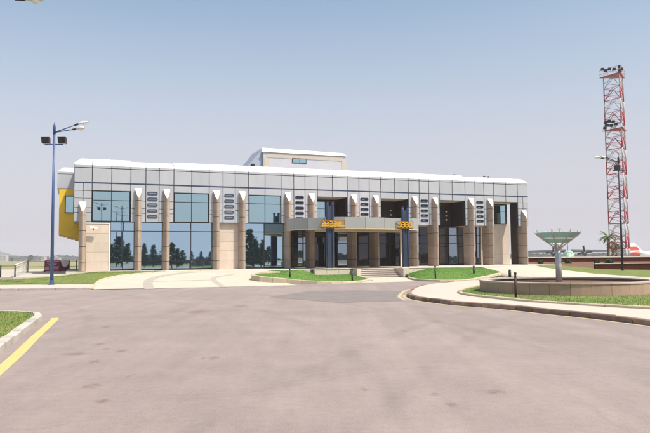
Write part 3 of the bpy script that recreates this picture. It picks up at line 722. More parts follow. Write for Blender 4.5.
# stepped-back left volume with yellow box
y0 = 4.7
m = MB(); m.box(-2.72, SL-.01, y0, y0+6, Z_BAND, Z_LINE-.02); tb('side_fascia', m, 'panel')
m = MB(); m.box(-2.72, SL-.01, y0, y0+6, Z_LINE+.02, Z_LIP); tb('side_fascia', m, 'panel')
m = MB(); m.box(-2.66, SL-.01, y0+.06, y0+5.9, Z_LINE-.02, Z_LINE+.02); tb('side_fascia', m, 'joint_dark')
m = MB(); m.add([(-2.72,y0,Z_LIP),(SL-.01,y0,Z_LIP),(SL-.01,y0+.5,Z_TOP-.05),(-2.25,y0+.5,Z_TOP-.05),(-2.72,y0+6,Z_LIP),(SL-.01,y0+6,Z_LIP),(SL-.01,y0+6,Z_TOP-.05),(-2.25,y0+6,Z_TOP-.05)],
               [(0,1,2,3),(3,2,6,7),(0,3,7,4),(0,4,5,1),(1,5,6,2),(4,7,6,5)]); tb('coping_panel', m, 'cap_white')
m = MB(); m.box(-2.55, -.6, y0+.05, y0+5.5, 3.75, Z_BAND-.005); yb_ = tb('yellow_bay', m, 'yellow')
for i in range(5):
    m = MB(); m.box(-2.2+i*.32, -.6, y0+.06, y0+5.4, 3.75-.1*(i+1), 3.75-.1*i-.001); m.build('stepped_base', 'yellow', yb_)
m = MB(); m.box(-2.1, -.75, y0-.02, y0+.04, 5.55, 7.05); wn = m.build('window_frame', 'dark_frame', yb_)
pane('pane', -2.02, -1.44, 5.63, 6.97, y0-.03, 'glass_up', yb_); pane('pane', -1.38, -.82, 5.63, 6.97, y0-.03, 'glass_up', yb_)
# rooftop penthouse
q0 = 8.
m = MB(); m.box(16.3, 25.3, q0, q0+5, 9.4, 12.25); ph = tb('penthouse', m, 'penthouse')
m = MB(); m.add([(16.15,q0-.12,12.26),(25.45,q0-.12,12.26),(25.1,q0+.3,12.62),(16.3,q0+.3,12.74),(16.15,q0+5,12.26),(25.45,q0+5,12.26),(25.1,q0+4.7,12.62),(16.3,q0+4.7,12.74)],
               [(0,1,2,3),(3,2,6,7),(0,3,7,4),(0,4,5,1),(1,5,6,2),(4,7,6,5)]); m.build('coping', 'cap_white', ph)
m = MB(); m.box(16.7, 25.0, q0-.03, q0, 11.72, 12.2); m.build('trim_band', 'penthouse_trim', ph)
for i in range(5):
    m = MB(); m.box(16.68+1.68*i, 16.72+1.68*i, q0-.045, q0-.031, 11.74, 12.2); m.build('band_joint', 'penthouse', ph)
m = MB(); m.box(16.38, 16.9, q0-.03, q0, 9.4, 11.66); m.build('corner_strip', 'penthouse_trim', ph)
m = MB(); m.box(24.85, 25.42, q0-.04, q0, 9.4, 11.70); m.build('corner_strip', 'penthouse_trim', ph)
m = MB(); m.box(19.35, 20.9, q0-.05, q0, 11.28, 11.78); wf = m.build('window_frame', 'dark_frame', ph)
pane('pane', 19.42, 20.12, 11.34, 11.72, q0-.06, 'glass_up', ph); pane('pane', 20.16, 20.84, 11.34, 11.72, q0-.06, 'glass_up', ph)
m = MB(); m.add([(13.6,q0+.3,9.4),(16.29,q0+.3,9.4),(16.29,q0+.3,12.6),(13.6,q0+4.5,9.4),(16.29,q0+4.5,9.4),(16.29,q0+4.5,12.6)], [(0,1,2),(5,4,3),(0,2,5,3),(0,3,4,1),(1,4,5,2)]); m.build('sloping_side_roof', 'roof_grey', ph)
m = MB(); m.box(15.1, 15.45, q0+.22, q0+.3, 10.3, 11.05); m.build('vent_opening', 'dark_frame', ph)
for s, z in ((34.0, 9.62), (37.6, 9.6), (38.1, 9.6)):
    m = MB(); m.cyl((s, .8, z-.2), (s, .8, z+.12), .04, n=6).cyl((s-.12, .8, z+.12), (s+.12, .8, z+.16), .05, n=6); tb('roof_fitting', m, 'black_metal')
# entrance canopy: curved faceted fascia
CX, CO, CA, CB = 21.15, 3.0, 6.0, 4.4
arc = [(CX-CA*math.cos(a), -(CO+CB*math.sin(a))) for a in [math.radians(i*180/11) for i in range(12)]]
m = MB(); pts = [(arc[0][0]+1.05, -.62)]+[((x-CX)*.985+CX, (y+CO)*.985-CO) for x, y in arc]+[(arc[-1][0]-.05, -.62)]
m.prism(pts, 4.05, 4.45); cn = tb('entrance_canopy', m, 'soffit')
def cpanel(a, b, z0, z1, mat, name, th=.07, gap=.012):
    a = Vector((*a, 0)); b = Vector((*b, 0)); d = (b-a).normalized(); nrm = Vector((d.y, -d.x, 0)); a2 = a+d*gap; b2 = b-d*gap
    q = [a2+nrm*.02, b2+nrm*.02, b2-nrm*th, a2-nrm*th]; mm = MB(); mm.prism([(v.x, v.y) for v in q], z0, z1); return mm.build(name, mat, cn)
ring = [(arc[0][0]+1.0, -.62)]+arc+[(arc[-1][0], -.62)]
for i, (a, b) in enumerate(zip(ring, ring[1:])):
    dz = R.uniform(-.02, .04) + (.06 if i % 2 and i > 7 else 0)
    cpanel(a, b, 3.96, 4.8+dz, 'canopy_grey', 'fascia_panel'); cpanel(a, b, 3.85, 3.952, 'canopy_edge', 'fascia_edge', .12)
m = MB(); m.box(24.72, 24.86, -5.0, -4.86, PZ, 4.04); m.build('post', 'cream', cn)
m = MB(); m.box(16.9, 24.9, -4.99, -4.87, 3.70, 3.84); m.build('beam', 'canopy_edge', cn)
# small white notices over the doors
for s, wd in ((20.9, .35), (22.2, .75)):
    m = MB(); m.box(s, s+wd, yb-.05, yb-.03, 3.22, 3.5); o = tb('door_notice', m, 'white_trim')
# security camera on the stone panel
sc = empty('security_camera', W(.05, .12, 4.1), FANG); tag(sc, 'white security camera on a thin bracket at the stone end panel', 'camera')
m = MB(); m.box(-.28, .32, -.32, -.16, -.02, .12); o = m.build('housing', 'white_trim', sc); o.rotation_euler = (0, .12, 0)
m = MB(); m.cyl((.28,-.24,0),(.36,-.24,-.01),.06,.06,8); m.build('lens', 'black_metal', sc)
m = MB(); m.bar((.0,-.02,-.18),(.0,-.24,-.02),.07,.07); m.build('bracket', 'black_metal', sc)

# ------------------------------------------------------------------ blue pylons with gold lettering
def pylon(s, off, top, label, signx, signw, rot, seed):
    r = empty('pylon', W(s, off, PZ), FANG); tag(r, label, 'pylon', 'blue entrance pylons')
    for dx in (-.22, .22):
        m = MB(); m.cyl((dx,0,0),(dx,0,top-.06),.12,n=12); m.build('tube', 'pylon_blue', r, True)
        m = MB(); m.cyl((dx,0,top-.06),(dx,0,top+.02),.13,n=12); m.build('tube_cap', 'pylon_blue', r)
        m = MB(); m.box(dx-.025, dx+.025, -.14, -.112, .1, top-.2); m.build('light_strip', 'pylon_light', r)
    m = MB(); m.box(-.12, .12, -.05, .05, .1, top-.3); m.build('web', 'joint_dark', r)
    m = MB(); m.box(-.48, .48, -.3, .3, -.0, .1); m.build('base', 'concrete', r)
    # gold sign: thin frame and interlaced gilt strokes
    sg = MB(); sg.box(signx-signw/2, signx+signw/2, -.235, -.20, 3.22, 3.30); sg.box(signx-signw/2, signx+signw/2, -.235, -.20, 3.78, 3.84)
    sg.box(signx-signw/2, signx-signw/2+.05, -.235, -.20, 3.30, 3.78); sg.box(signx+signw/2-.05, signx+signw/2, -.235, -.20, 3.30, 3.78)
    so2 = sg.build('sign_frame', 'gold_dark', r)
    RR = random.Random(seed); x = signx-signw/2+.22
    while x < signx+signw/2-.2:
        m = MB(); rr = RR.uniform(.13, .17); a0 = RR.uniform(-2.6, -2.0); a1 = RR.uniform(1.2, 2.6); n = 10; cz = 3.54; last = None
        for i in range(n+1):
            t = a0+(a1-a0)*i/n; q = (x+rr*1.1*math.cos(t), -.28, cz+rr*1.2*math.sin(t))
            if last: m.bar(last, q, .07, .09)
            last = q
        if RR.random() < .7: m.bar((x-.1,-.275,cz-.02),(x+.16,-.275,cz+.03),.06,.08)
        if RR.random() < .5: m.bar((x+.12,-.27,cz-.2),(x+.12,-.27,cz+.24),.06,.08)
        m.build('gold_letter', 'gold', r); x += RR.uniform(.30, .36)
    m = MB(); m.bar((signx-signw/2,-.26,3.36),(signx+signw/2,-.26,3.40),.05,.06); m.build('gold_stroke', 'gold', r)
    m = MB(); m.box(-.3, .3, -.2, -.08, 3.45, 3.62); m.build('sign_bracket', 'gold_dark', r)
pylon(17.35, 7.05, 5.3, 'blue twin-tube pylon with framed gold lettering on the pale wall beside the lawn mound', .15, 2.05, 0, 3)
pylon(24.1, 7.0, 5.05, 'blue twin-tube pylon with gold lettering beside the cream canopy post', -.15, 1.55, 0, 9)

# ------------------------------------------------------------------ lamp posts
def lamp(loc, mat, label, height, arms, flood, group='tall lamp posts', armlen=1.7, floodrot=0):
    r = empty('lamp_post', loc); tag(r, label, 'lamp post', group)
    m = MB(); m.cyl((0,0,.02),(0,0,height),.105,.06,12); m.build('pole', mat, r, True)
    m = MB(); m.cyl((0,0,0),(0,0,.04),.2,.2,12).cyl((0,0,.04),(0,0,.3),.135,.12,12); m.build('base', mat, r)
    m = MB(); m.lathe([(.085,height-.45),(.085,height),(.03,height+.18),(.01,height+.3)], 10); m.build('finial', mat, r, True)
    for (dx, dy, dz) in arms:
        L = Vector((dx,dy,dz)); a = Vector((0,0,height-.35)); b = a+L
        ar = MB(); ar.cyl(a, a+L*.72, .035, .03, 8); ao = ar.build('arm', mat, r, True)
        d = L.normalized()
        m = MB(); m.cyl(a+L*.72, a+L*.86, .06, .065, 8); m.build('clamp', 'black_metal', r)
        h0 = a+L*.84; h1 = h0+Vector((d.x,d.y,d.z*.6)).normalized()*.62
        q = Vector((-d.y,d.x,0)).normalized(); m = MB(); rows = []
        for t, wdt, hh in ((0,.06,.05),(.2,.13,.09),(.6,.16,.12),(.9,.12,.08),(1,.04,.03)):
            P = h0.lerp(h1, t); rows.append([P+q*wdt*math.cos(x)+Vector((0,0,hh*math.sin(x)*(1 if math.sin(x)>0 else .6))) for x in [2*math.pi*i/10 for i in range(11)]])
        m.loft(rows); ho = m.build('lamp_head', 'lamp_head', r, True)
        P = h0.lerp(h1, .6); m = MB(); m.lathe([(.02,-.13),(.09,-.11),(.12,-.03),(.12,.0)], 10); g = m.build('lens', 'lamp_glass', r, True); g.location = P-Vector((0,0,.02))
    if flood:
        z = height-1.1
        m = MB(); m.bar((-.55,0,z),(.55,0,z),.07,.06); fb = m.build('crossbar', mat, r); fb.rotation_euler = (0,0,floodrot)
        for dx in flood:
            c_, s_ = math.cos(floodrot), math.sin(floodrot)
            m = MB(); m.add([(-.22,-.10,.04),(.22,-.10,.04),(.22,.14,.0),(-.22,.14,.0),(-.25,-.16,.44),(.25,-.16,.44),(.19,.2,.38),(-.19,.2,.38)], [(0,3,2,1),(4,5,6,7),(0,1,5,4),(1,2,6,5),(2,3,7,6),(3,0,4,7)])
            fo = m.build('floodlight', 'flood_brown', r); fo.location = (dx*c_, dx*s_, z+.04); fo.rotation_euler = (0,0,floodrot)
            m = MB(); m.box(-.2,.2,-.155,-.135,.1,.4); g = m.build('glass', 'dark_frame', fo)
            m = MB(); m.box(-.2,.2,-.05,.05,-.01,.05); m.build('yoke', 'lamp_head', fo)
    return r
lamp((-16.45,38.6,.14), 'lamp_blue', 'blue lamp post with two arms and two brown floodlights on the left pavement', 9.6, [(1.62,.25,.66),(1.85,-.7,.10)], (-.5,.5))
lamp((25.9,56,.12), 'lamp_navy', 'dark lamp post with one floodlight in front of the lattice tower', 10.0, [(-1.95,-.3,.42),(-.9,.8,.62)], (-.15,))
lamp((-10.35,18.2,.13), 'lamp_blue', 'lamp post on the kerbed island with a single head reaching over the road', 9.55, [(1.98,-.1,-.12)], ())
# posts behind the photographer, seen mirrored in the glass
for i, (x, y, z) in enumerate(((6.6,-3.4,10.8),(12.6,-8.0,10.6),(15.5,-16,10.4),(21,-25,10.4))):
    lamp((x,y,0.), 'lamp_blue', ['blue lamp post with floodlights mirrored in the first window bay', 'blue twin-arm lamp post mirrored left of the pines', 'blue twin-arm lamp post mirrored above the pines', 'blue twin-arm lamp post mirrored farthest off above the pines'][i], z, [(-1.5,.6,.4),(1.6,-.5,.4)], (-.5,.5) if i == 0 else (), 'lamp posts behind the viewpoint')

# ------------------------------------------------------------------ round planter and its glass lamp
pr = empty('round_planter', tuple(PC+Vector((0,0,.14)))); tag(pr, 'large round stone planter ring on the right grass island', 'planter')
NS = 30; hgt = .50
for i in range(NS):
    a0 = 2*math.pi*i/NS+.0015; a1 = 2*math.pi*(i+1)/NS-.0015; m = MB()
    def rg(r, a): return (r*math.cos(a), r*math.sin(a))
    am = (a0+a1)/2
    m.prism([rg(PR,a0),rg(PR,am),rg(PR,a1),rg(PR-.2,a1),rg(PR-.2,am),rg(PR-.2,a0)], 0, hgt-.062); m.build('stone_slab', 'planter_stone', pr)
    m = MB(); m.prism([rg(PR+.025,a0),rg(PR+.025,am),rg(PR+.025,a1),rg(PR-.36,a1),rg(PR-.36,am),rg(PR-.36,a0)], hgt-.06, hgt); m.build('coping_slab', 'planter_top', pr)
m = MB(); m.lathe([(PR-.02,.02),(PR-.02,.34),(.5,.40),(.01,.40)], 40); m.build('soil', 'soil', pr, True)
fl = empty('glass_lamp', (9.95,27.4,.53)); fl.scale = (.92,.92,.92); tag(fl, 'grey column flaring into ribs that hold an upturned teal glass canopy', 'lamp')
m = MB(); m.cyl((0,0,-.02),(0,0,1.5),.135,.13,16); m.build('column', 'steel_grey', fl, True)
m = MB(); m.lathe([(.13,1.48),(.14,1.6),(.22,1.75),(.10,1.8)], 16); m.build('collar', 'steel_grey', fl, True)
rim_r, zr = 1.02, 2.24
ribs = []
for i in range(8):
    a = math.radians(12+45*i); c_, s_ = math.cos(a), math.sin(a); prof = [(.10,1.38),(.19,1.58),(.40,1.76),(.68,1.95),(.92,2.14),(1.02,2.24),(1.06,2.38)]
    m = MB(); th_ = .028; q = Vector((-s_,c_,0)); rows = []
    for j, (r_, z_) in enumerate(prof):
        P = Vector((r_*c_, r_*s_, z_)); wd = .035-.002*j; hh = .07 if j < 6 else .03
        rows.append([P-q*wd, P+q*wd, P+q*wd+Vector((0,0,hh)), P-q*wd+Vector((0,0,hh)), P-q*wd])
    m.loft(rows); m.build('rib', 'rib_grey', fl)
for i in range(8):
    a0 = math.radians(12+45*i+1.5); a1 = math.radians(12+45*(i+1)-1.5)
    for (r0_, z0_, r1_, z1_) in ((.40,1.82,.68,2.01),(.70,2.03,1.0,2.27)):
        P = [Vector((r0_*math.cos(a0),r0_*math.sin(a0),z0_)),Vector((r0_*math.cos(a1),r0_*math.sin(a1),z0_)),Vector((r1_*math.cos(a1),r1_*math.sin(a1),z1_)),Vector((r1_*math.cos(a0),r1_*math.sin(a0),z1_))]
        m = MB(); m.add(P+[q+Vector((0,0,.015)) for q in P], [(0,3,2,1),(4,5,6,7),(0,1,5,4),(1,2,6,5),(2,3,7,6),(3,0,4,7)]); m.build('glass_pane', 'teal_glass', fl)
    P = [Vector((.69*math.cos(a0),.69*math.sin(a0),2.0)), Vector((.69*math.cos(a1),.69*math.sin(a1),2.0))]
    m = MB(); m.bar(P[0],P[1],.03,.035); m.build('glazing_bar', 'white_trim', fl)

# ------------------------------------------------------------------ small posts
def bollard(loc, h, mat, label, r=.055):
    e = empty('bollard_light', loc); tag(e, label, 'bollard', 'low dark bollards')
    m = MB(); m.cyl((0,0,-.05),(0,0,h*.78),r,r,10); m.build('post', mat, e, True)
    m = MB(); m.cyl((0,0,h*.78),(0,0,h*.9),r*.8,r*.8,10); m.build('lens', 'dark_frame', e, True)
    m = MB(); m.lathe([(r*1.15,h*.9),(r*1.15,h*.97),(r*.5,h)], 10); m.build('cap', mat, e, True)
bollard((-2.3,41.4,.36), .62, 'black_metal', 'thin black bollard on the left lawn mound under the canopy end')
bollard((1.75,42.2,.16), .72, 'black_metal', 'thin black bollard on the lawn mound by the steps')
bollard((7.35,43.0,.18), .85, 'black_metal', 'thin black bollard at the front of the right lawn mound')
bollard((11.0,47.6,.32), .6, 'black_metal', 'short black bollard near the tip of the right lawn mound', .07)
bollard((13.6,47.4,.12), .5, 'black_metal', 'stubby black bollard standing on the pale right drive', .10)
bollard((6.88,23.3,.16), .92, 'rust_post', 'dark rusty post on the grass in front of the round planter', .045)

# ------------------------------------------------------------------ left walkway, railings, banners
wm = MB(); wm.prism([(-70,42.7),(-20.7,42.6),(-19.6,44.8),(-19.0,49.2),(-18.4,50.4),(-19.2,56),(-19.2,76),(-70,76)], -.2, .5); struct('walkway', wm, 'walk_paving')
def post_rail(label, pts, h, mats, name='railing', rails=(1.0,), post_h=None):
    r = empty(name, tuple(pts[0])); tag(r, label, 'railing', 'railings left of the building'); o0 = Vector(pts[0])
    for q in pts:
        q = Vector(q)-o0; m = MB(); m.cyl(q-Vector((0,0,.02)), q+Vector((0,0,h)), .05, .045, 8); m.build('post', mats, r, True)
    for a, b in zip(pts, pts[1:]):
        a = Vector(a)-o0; b = Vector(b)-o0
        for t in rails:
            m = MB(); m.cyl(a+Vector((0,0,h*t-.03)), b+Vector((0,0,h*t-.03)), .018, n=6); m.build('rail', mats, r, True)
    return r
post_rail('dark posts with a thin rail along the front of the pale walkway', [(-29.41+.96*i, 42.95, .5) for i in range(10)], .82, 'black_metal', rails=(.95,))
post_rail('dark railing across the back of the walkway, carrying red banners', [(-27.45,59.2,.5),(-26.0,59.5,.5),(-24.72,59.8,.5),(-23.95,60.0,.5),(-23.3,60.1,.5),(-22.4,60.2,.5),(-20.5,60.4,.5)], 1.05, 'black_metal', rails=(.96,.5))
fc = empty('mesh_fence', (-20.77,42.95,.5)); tag(fc, 'white wire mesh panel with a white top rail running back from the walkway', 'fence')
A_ = Vector((0,0,0)); B_ = Vector((-6.68,16.25,0))
m = MB(); m.cyl(A_+Vector((0,0,.80)), B_+Vector((0,0,1.12)), .05, n=6); m.build('top_rail', 'white_pipe', fc, True)
m = MB(); m.cyl(A_+Vector((0,0,.66)), B_+Vector((0,0,.95)), .03, n=6); m.build('top_rail', 'white_pipe', fc, True)
m = MB()
for i in range(34):
    t0 = i/34; t1 = min(1, (i+1.6)/34)
    m.bar(A_.lerp(B_,t0)+Vector((0,0,.05)), A_.lerp(B_,t1)+Vector((0,0,.70)), .009, .009); m.bar(A_.lerp(B_,t1)+Vector((0,0,.05)), A_.lerp(B_,t0)+Vector((0,0,.70)), .009, .009)
o = m.build('wire_mesh', 'white_pipe', fc); o['kind'] = 'stuff'
for t in (.33, .66):
    m = MB(); m.cyl(A_.lerp(B_,t), A_.lerp(B_,t)+Vector((0,0,.95)), .035, n=6); m.build('post', 'white_pipe', fc)
bn = empty('banner', (-25.96,59.45,.55)); bn.scale = (.86,1,1.08); tag(bn, 'red banner with pink and violet stripes hung on the dark railing', 'banner', 'banners on the railing')
m = MB(); m.box(0,1.45,-.03,.0,.0,.98); o = m.build('cloth', 'banner_red', bn, rz=.19)
for x0,x1,z0,z1,mt in ((.15,1.4,.80,.92,'banner_pink'),(.1,1.2,.62,.74,'banner_violet'),(.35,1.1,.52,.64,'banner_pink'),(.05,1.42,.36,.45,'banner_violet'),(.0,.4,.1,.34,'banner_pink'),(.5,1.35,.26,.35,'banner_pink'),(.7,1.3,.10,.20,'banner_violet')):
    m = MB(); m.box(x0,x1,-.037,-.031,z0,z1); m.build('print_stripe', mt, bn, rz=.19)
bn = empty('banner', (-24.68,59.74,.55)); bn.scale = (.8,1,1.08); tag(bn, 'dark maroon banner with a pale scooped top hung on the dark railing', 'banner', 'banners on the railing')
m = MB(); m.box(0,.92,-.03,.0,.0,.95); m.build('cloth', 'banner_pale', bn, rz=.19)
pts = [(.0,0),(.92,0),(.92,.9)]+[(.5+.4*math.cos(t), .78-.42*math.sin(t)) for t in [math.pi*i/10 for i in range(11)]]+[(.0,.95)]
m = MB(); n = len(pts); m.add([(x,-.038,z) for x,z in pts]+[(x,-.031,z) for x,z in pts], [tuple(range(n)), tuple(range(2*n-1,n-1,-1))]+[(i,(i+1)%n,n+(i+1)%n,n+i) for i in range(n)]); m.build('print_field', 'banner_dark', bn, rz=.19)

# ------------------------------------------------------------------ boundary walls, shrubs on the right
def bwall(name, label, a, b, z0, z1, th, cop, nseg, mat='wall_red'):
    r = empty(name, (a[0],a[1],0)); tag(r, label, 'wall', 'red-brown boundary walls'); L = Vector((b[0]-a[0], b[1]-a[1], 0)); ang = math.atan2(L.y, L.x); ln = L.length; r.rotation_euler = (0,0,ang)
    s = ln/nseg
    for i in range(nseg):
        m = MB(); m.box(i*s+.01, (i+1)*s-.01, 0, th, z0, z1); m.build('wall_section', mat, r)
        m = MB(); m.box(i*s+.005, (i+1)*s-.005, -.06, th+.06, z1+.002, z1+cop); m.build('coping', 'coping', r)
    return r
bwall('boundary_wall', 'long red-brown wall with pale coping beyond the right lawn', (22.0,74.5), (95,76), -.9, 1.30, .3, .12, 24)
bwall('boundary_wall', 'low red-brown wall in front of the long boundary wall behind the lamp post', (25.4,60.5), (70,62), -.1, .76, .3, .05, 16)
bk = MB(); bk.loft([[(20,61,.3),(40,62.5,.3),(80,63,.3)], [(20,68,.6),(40,69,.6),(80,70,.6)], [(22,74.45,.85),(40,74.8,.82),(80,75.6,.8)]]); struct('bank', bk, 'soil', True)

def leafcloud(n, rx, ry, rz_, size, seed, shape='ball'):
    R = random.Random(seed); m = MB()
    clumps = [(R.uniform(-.75,.75)*rx, R.uniform(-.75,.75)*ry, R.uniform(-.8,.8)*rz_, R.uniform(.25,.5)) for _ in range(14)]
    for _ in range(n):
        cx, cy, cz, cr = R.choice(clumps)
        while True:
            v = Vector((R.uniform(-1,1),R.uniform(-1,1),R.uniform(-1,1)))
            if v.length < 1: break
        P = Vector((cx+v.x*rx*cr, cy+v.y*ry*cr, cz+v.z*rz_*cr))
        a = Vector((R.gauss(0,1),R.gauss(0,1),R.gauss(0,1))).normalized(); b = a.orthogonal().normalized(); c = a.cross(b); s = size*R.uniform(.6,1.4)
        m.add([P-b*s*.5, P+c*s*.4, P+b*s*.7, P-c*s*.4], [(0,1,2,3)])
    return m
def shrub(loc, r, h, label, seed):
    e = empty('shrub', loc); tag(e, label, 'shrub', 'shrubs below the boundary wall')
    o = leafcloud(420, r, r, h*.45, .16, seed).build('foliage', 'leaf', e); o.location = (0,0,h*.55)
    m = MB(); m.cyl((0,0,-.05),(0,0,h*.5),.04,.02,6); m.build('stem', 'bark', e)
for i, (x, y, r, h) in enumerate(((23.5,70,.3,.5),(25.1,69,.4,.45),(26.6,70.5,.3,.5),(29.4,69.6,.35,.5),(31.0,70.2,.45,.5),(38.8,70.5,.3,.5),(41.2,70.2,.4,.6))):
    shrub((x,y,.62), r, h, ['small shrub nearest the terminal corner under the long wall', 'second small shrub out from the terminal corner', 'third small shrub out from the terminal corner', 'shrub seen just right of the glass lamp column', 'wider shrub seen right of the glass lamp column', 'shrub behind the low wall', 'taller shrub behind the low wall'][i], 20+i)

# ------------------------------------------------------------------ lattice tower
tw = empty('lattice_tower', (43.9,95,-1.2)); tag(tw, 'tall red and white lattice mast with two floodlight platforms', 'tower')
TH = 29.6; sidew = 3.05
legs = [Vector((-1.5,-.55,0)), Vector((1.5,-.75,0)), Vector((-.15,1.75,0))]
legs = [Vector((-1.5,.55,0)), Vector((1.5,.75,0)), Vector((-.15,-1.75,0))]
sec = 1.85; ns = 16
for l in legs:
    for k in range(ns):
        m = MB(); m.cyl((l.x,l.y,k*sec),(l.x,l.y,(k+1)*sec),.085,n=6); m.build('leg', 'tower_red' if k % 2 == 0 else 'tower_white', tw, True)
def mem(a, b, mt, r=.042):
    m = MB(); m.cyl(a, b, r, n=5, cap=False); m.build('brace', mt, tw)
for k in range(ns):
    mt = 'tower_red' if k % 2 == 0 else 'tower_white'
    for i in range(3):
        a, b = legs[i], legs[(i+1)%3]; z0 = Vector((0,0,k*sec)); z1 = Vector((0,0,(k+1)*sec)); zm = Vector((0,0,(k+.5)*sec))
        mem(a+z0, b+z0, mt, .048); mem(a+z0, (a+b)/2+z1, mt); mem(b+z0, (a+b)/2+z1, mt)
        if i != 0: mem(a+zm, b+z1, mt, .03); mem(b+zm, a+z1, mt, .03); mem(a+z0, b+zm, 'tower_red', .03)
        if k % 2 == 0: mem(a+zm, b+zm, mt, .022)
def platform(z, lights, rail):
    m = MB(); m.prism([(-1.9,.95),(-.2,-2.2),(1.9,1.0)], z, z+.1); m.build('platform', 'tower_red', tw)
    if rail:
        c = [(-1.95,1.0),(-.2,-2.25),(1.95,1.05)]
        for i in range(3):
            a = Vector((*c[i],0)); b = Vector((*c[(i+1)%3],0))
            for hh in (.55, 1.1):
                m = MB(); m.cyl(a+Vector((0,0,z+hh)), b+Vector((0,0,z+hh)), .03, n=5); m.build('handrail', 'tower_white', tw)
            for t in (0,.33,.66):
                q = a.lerp(b,t); m = MB(); m.cyl(q+Vector((0,0,z)), q+Vector((0,0,z+1.1)), .03, n=5); m.build('rail_post', 'tower_white', tw)
    for (x, y, dz) in lights:
        m = MB(); m.add([(x-.22,y-.2,z+dz-.2),(x+.22,y-.2,z+dz-.2),(x+.15,y+.2,z+dz-.12),(x-.15,y+.2,z+dz-.12),(x-.22,y-.26,z+dz+.22),(x+.22,y-.26,z+dz+.22),(x+.15,y+.2,z+dz+.15),(x-.15,y+.2,z+dz+.15)], [(0,3,2,1),(4,5,6,7),(0,1,5,4),(1,2,6,5),(2,3,7,6),(3,0,4,7)]); m.build('floodlight', 'black_metal', tw)
platform(ns*sec, [(-2.0,-.2,1.0),(-1.6,-.3,.75),(-1.15,-.6,.9),(-.7,-1.2,.7),(-.2,-1.9,.85),(.2,-1.6,.6),(-.3,-2.1,.2)], True)
platform(21.4, [(-1.8,-.2,1.1),(-1.35,-.4,1.25),(-.9,-.7,1.1),(-1.6,-.3,.65),(-1.1,-.5,.6),(-.6,-1,.7),(-1.9,-.1,.3)], False)
for i in range(2):
    m = MB(); m.cyl((1.2-.9*i,.2,ns*sec),(1.2-.9*i,.2,ns*sec+1.5),.03,n=5); m.build('antenna', 'tower_white', tw)

# ------------------------------------------------------------------ palm, trees
def palm(loc, h, label, seed, n=26, L=1.5):
    R = random.Random(seed); e = empty('palm_tree', loc); tag(e, label, 'palm', 'palm trees by the apron')
    m = MB(); rows = []
    for j in range(9):
        t = j/8; r = .26*(1-t)+.16*t+(.05 if j % 2 else 0); rows.append([(r*math.cos(x)+.12*t*t, r*math.sin(x), h*t) for x in [2*math.pi*i/8 for i in range(9)]])
    m.loft(rows); m.build('trunk', 'bark', e, True)
    m = MB()
    for i in range(n):
        a = R.uniform(0,6.283); el = R.uniform(-.5,1.2); l = L*R.uniform(.8,1.15); P = Vector((.12,0,h)); d = Vector((math.cos(a)*math.cos(el), math.sin(a)*math.cos(el), math.sin(el))); q = Vector((-math.sin(a),math.cos(a),0)); prev = P
        for k in range(6):
            d = (d+Vector((0,0,-.22))).normalized(); nx = prev+d*l/6; wdt = .24*math.sin(math.pi*(k+1)/7.5)
            for sgn in (-1,1):
                m.add([prev, nx, nx+q*sgn*wdt-Vector((0,0,.08))+d*.1, prev+q*sgn*wdt*.8-Vector((0,0,.08))+d*.05], [(0,1,2,3)])
            prev = nx
    m.build('crown', 'leaf', e)
palm((46.3,105,-1.2), 5.7, 'palm tree standing left of the lattice mast behind the wall', 2)
palm((53.4,118,-1.2), 4.2, 'shorter palm half hidden behind the lattice mast', 5, 22, 1.4)
palm((48.4,108,-1.2), 4.6, 'palm just right of the tall palm, among the mast legs', 8, 18, 1.2)

def pine_mesh(seed, h, r):
    R = random.Random(seed); m = MB()
    nb = 46
    for i in range(nb):
        t = .12+.86*(i/nb); L = r*(1-t)**.75*R.uniform(.6,1.2)+.15; a = i*2.4+R.uniform(-.3,.3); z = h*t
        d = Vector((math.cos(a), math.sin(a), R.uniform(-.05,.25)))
        for k in range(26):
            u = R.random()**.6; P = Vector((0,0,z))+d*L*u+Vector((R.gauss(0,.16),R.gauss(0,.16),R.gauss(0,.14)))
            b = Vector((R.gauss(0,1),R.gauss(0,1),R.gauss(0,.5))).normalized(); c = b.cross(d).normalized(); s = R.uniform(.14,.30)
            m.add([P-b*s, P+c*s*.45, P+b*s, P-c*s*.45], [(0,1,2,3)])
    return m
crowns = [pine_mesh(i, 6., r).mesh('crown', 'leaf_pine') for i, r in enumerate((1.9, 2.3, 1.5))]
trunk = MB().cyl((0,0,-.1),(0,0,5.6),.16,.03,8).mesh('trunk', 'bark')
PT = [(14.9,-13.7,6.4,'tallest'),(16.2,-19.6,6.0,0),(20.8,-21.9,5.8,0),(18.3,-17.5,5.2,0),(12.2,-17.0,4.8,0),(33,-37.9,5.6,0),(39.5,-45.5,5.4,0),(19.3,-3.6,5.6,0),(23.5,-9,4.6,0),(33.3,-23.9,4.6,0),(72,-83.5,5,0),(80,-90,5,0),(76,-78,4.6,0),(23.8,14.0,7.0,0),(26.5,12.0,5.2,0),(34,4.3,5.6,0),(41.6,-2.3,5.2,0),(38,1,4.2,0),(30,9.5,4.6,0)]
for i, (x, y, h, _) in enumerate(PT):
    e = empty('pine_tree', (x,y,-.02), R.uniform(0,6)); h *= .86 if i else 1.; e.scale = (h/6., h/6., h/6.)
    tag(e, 'dark bushy pine seen mirrored in the ground-floor glass', 'pine tree', 'pines mirrored in the glass'); obj('crown', crowns[i % 3], e); obj('trunk', trunk, e)

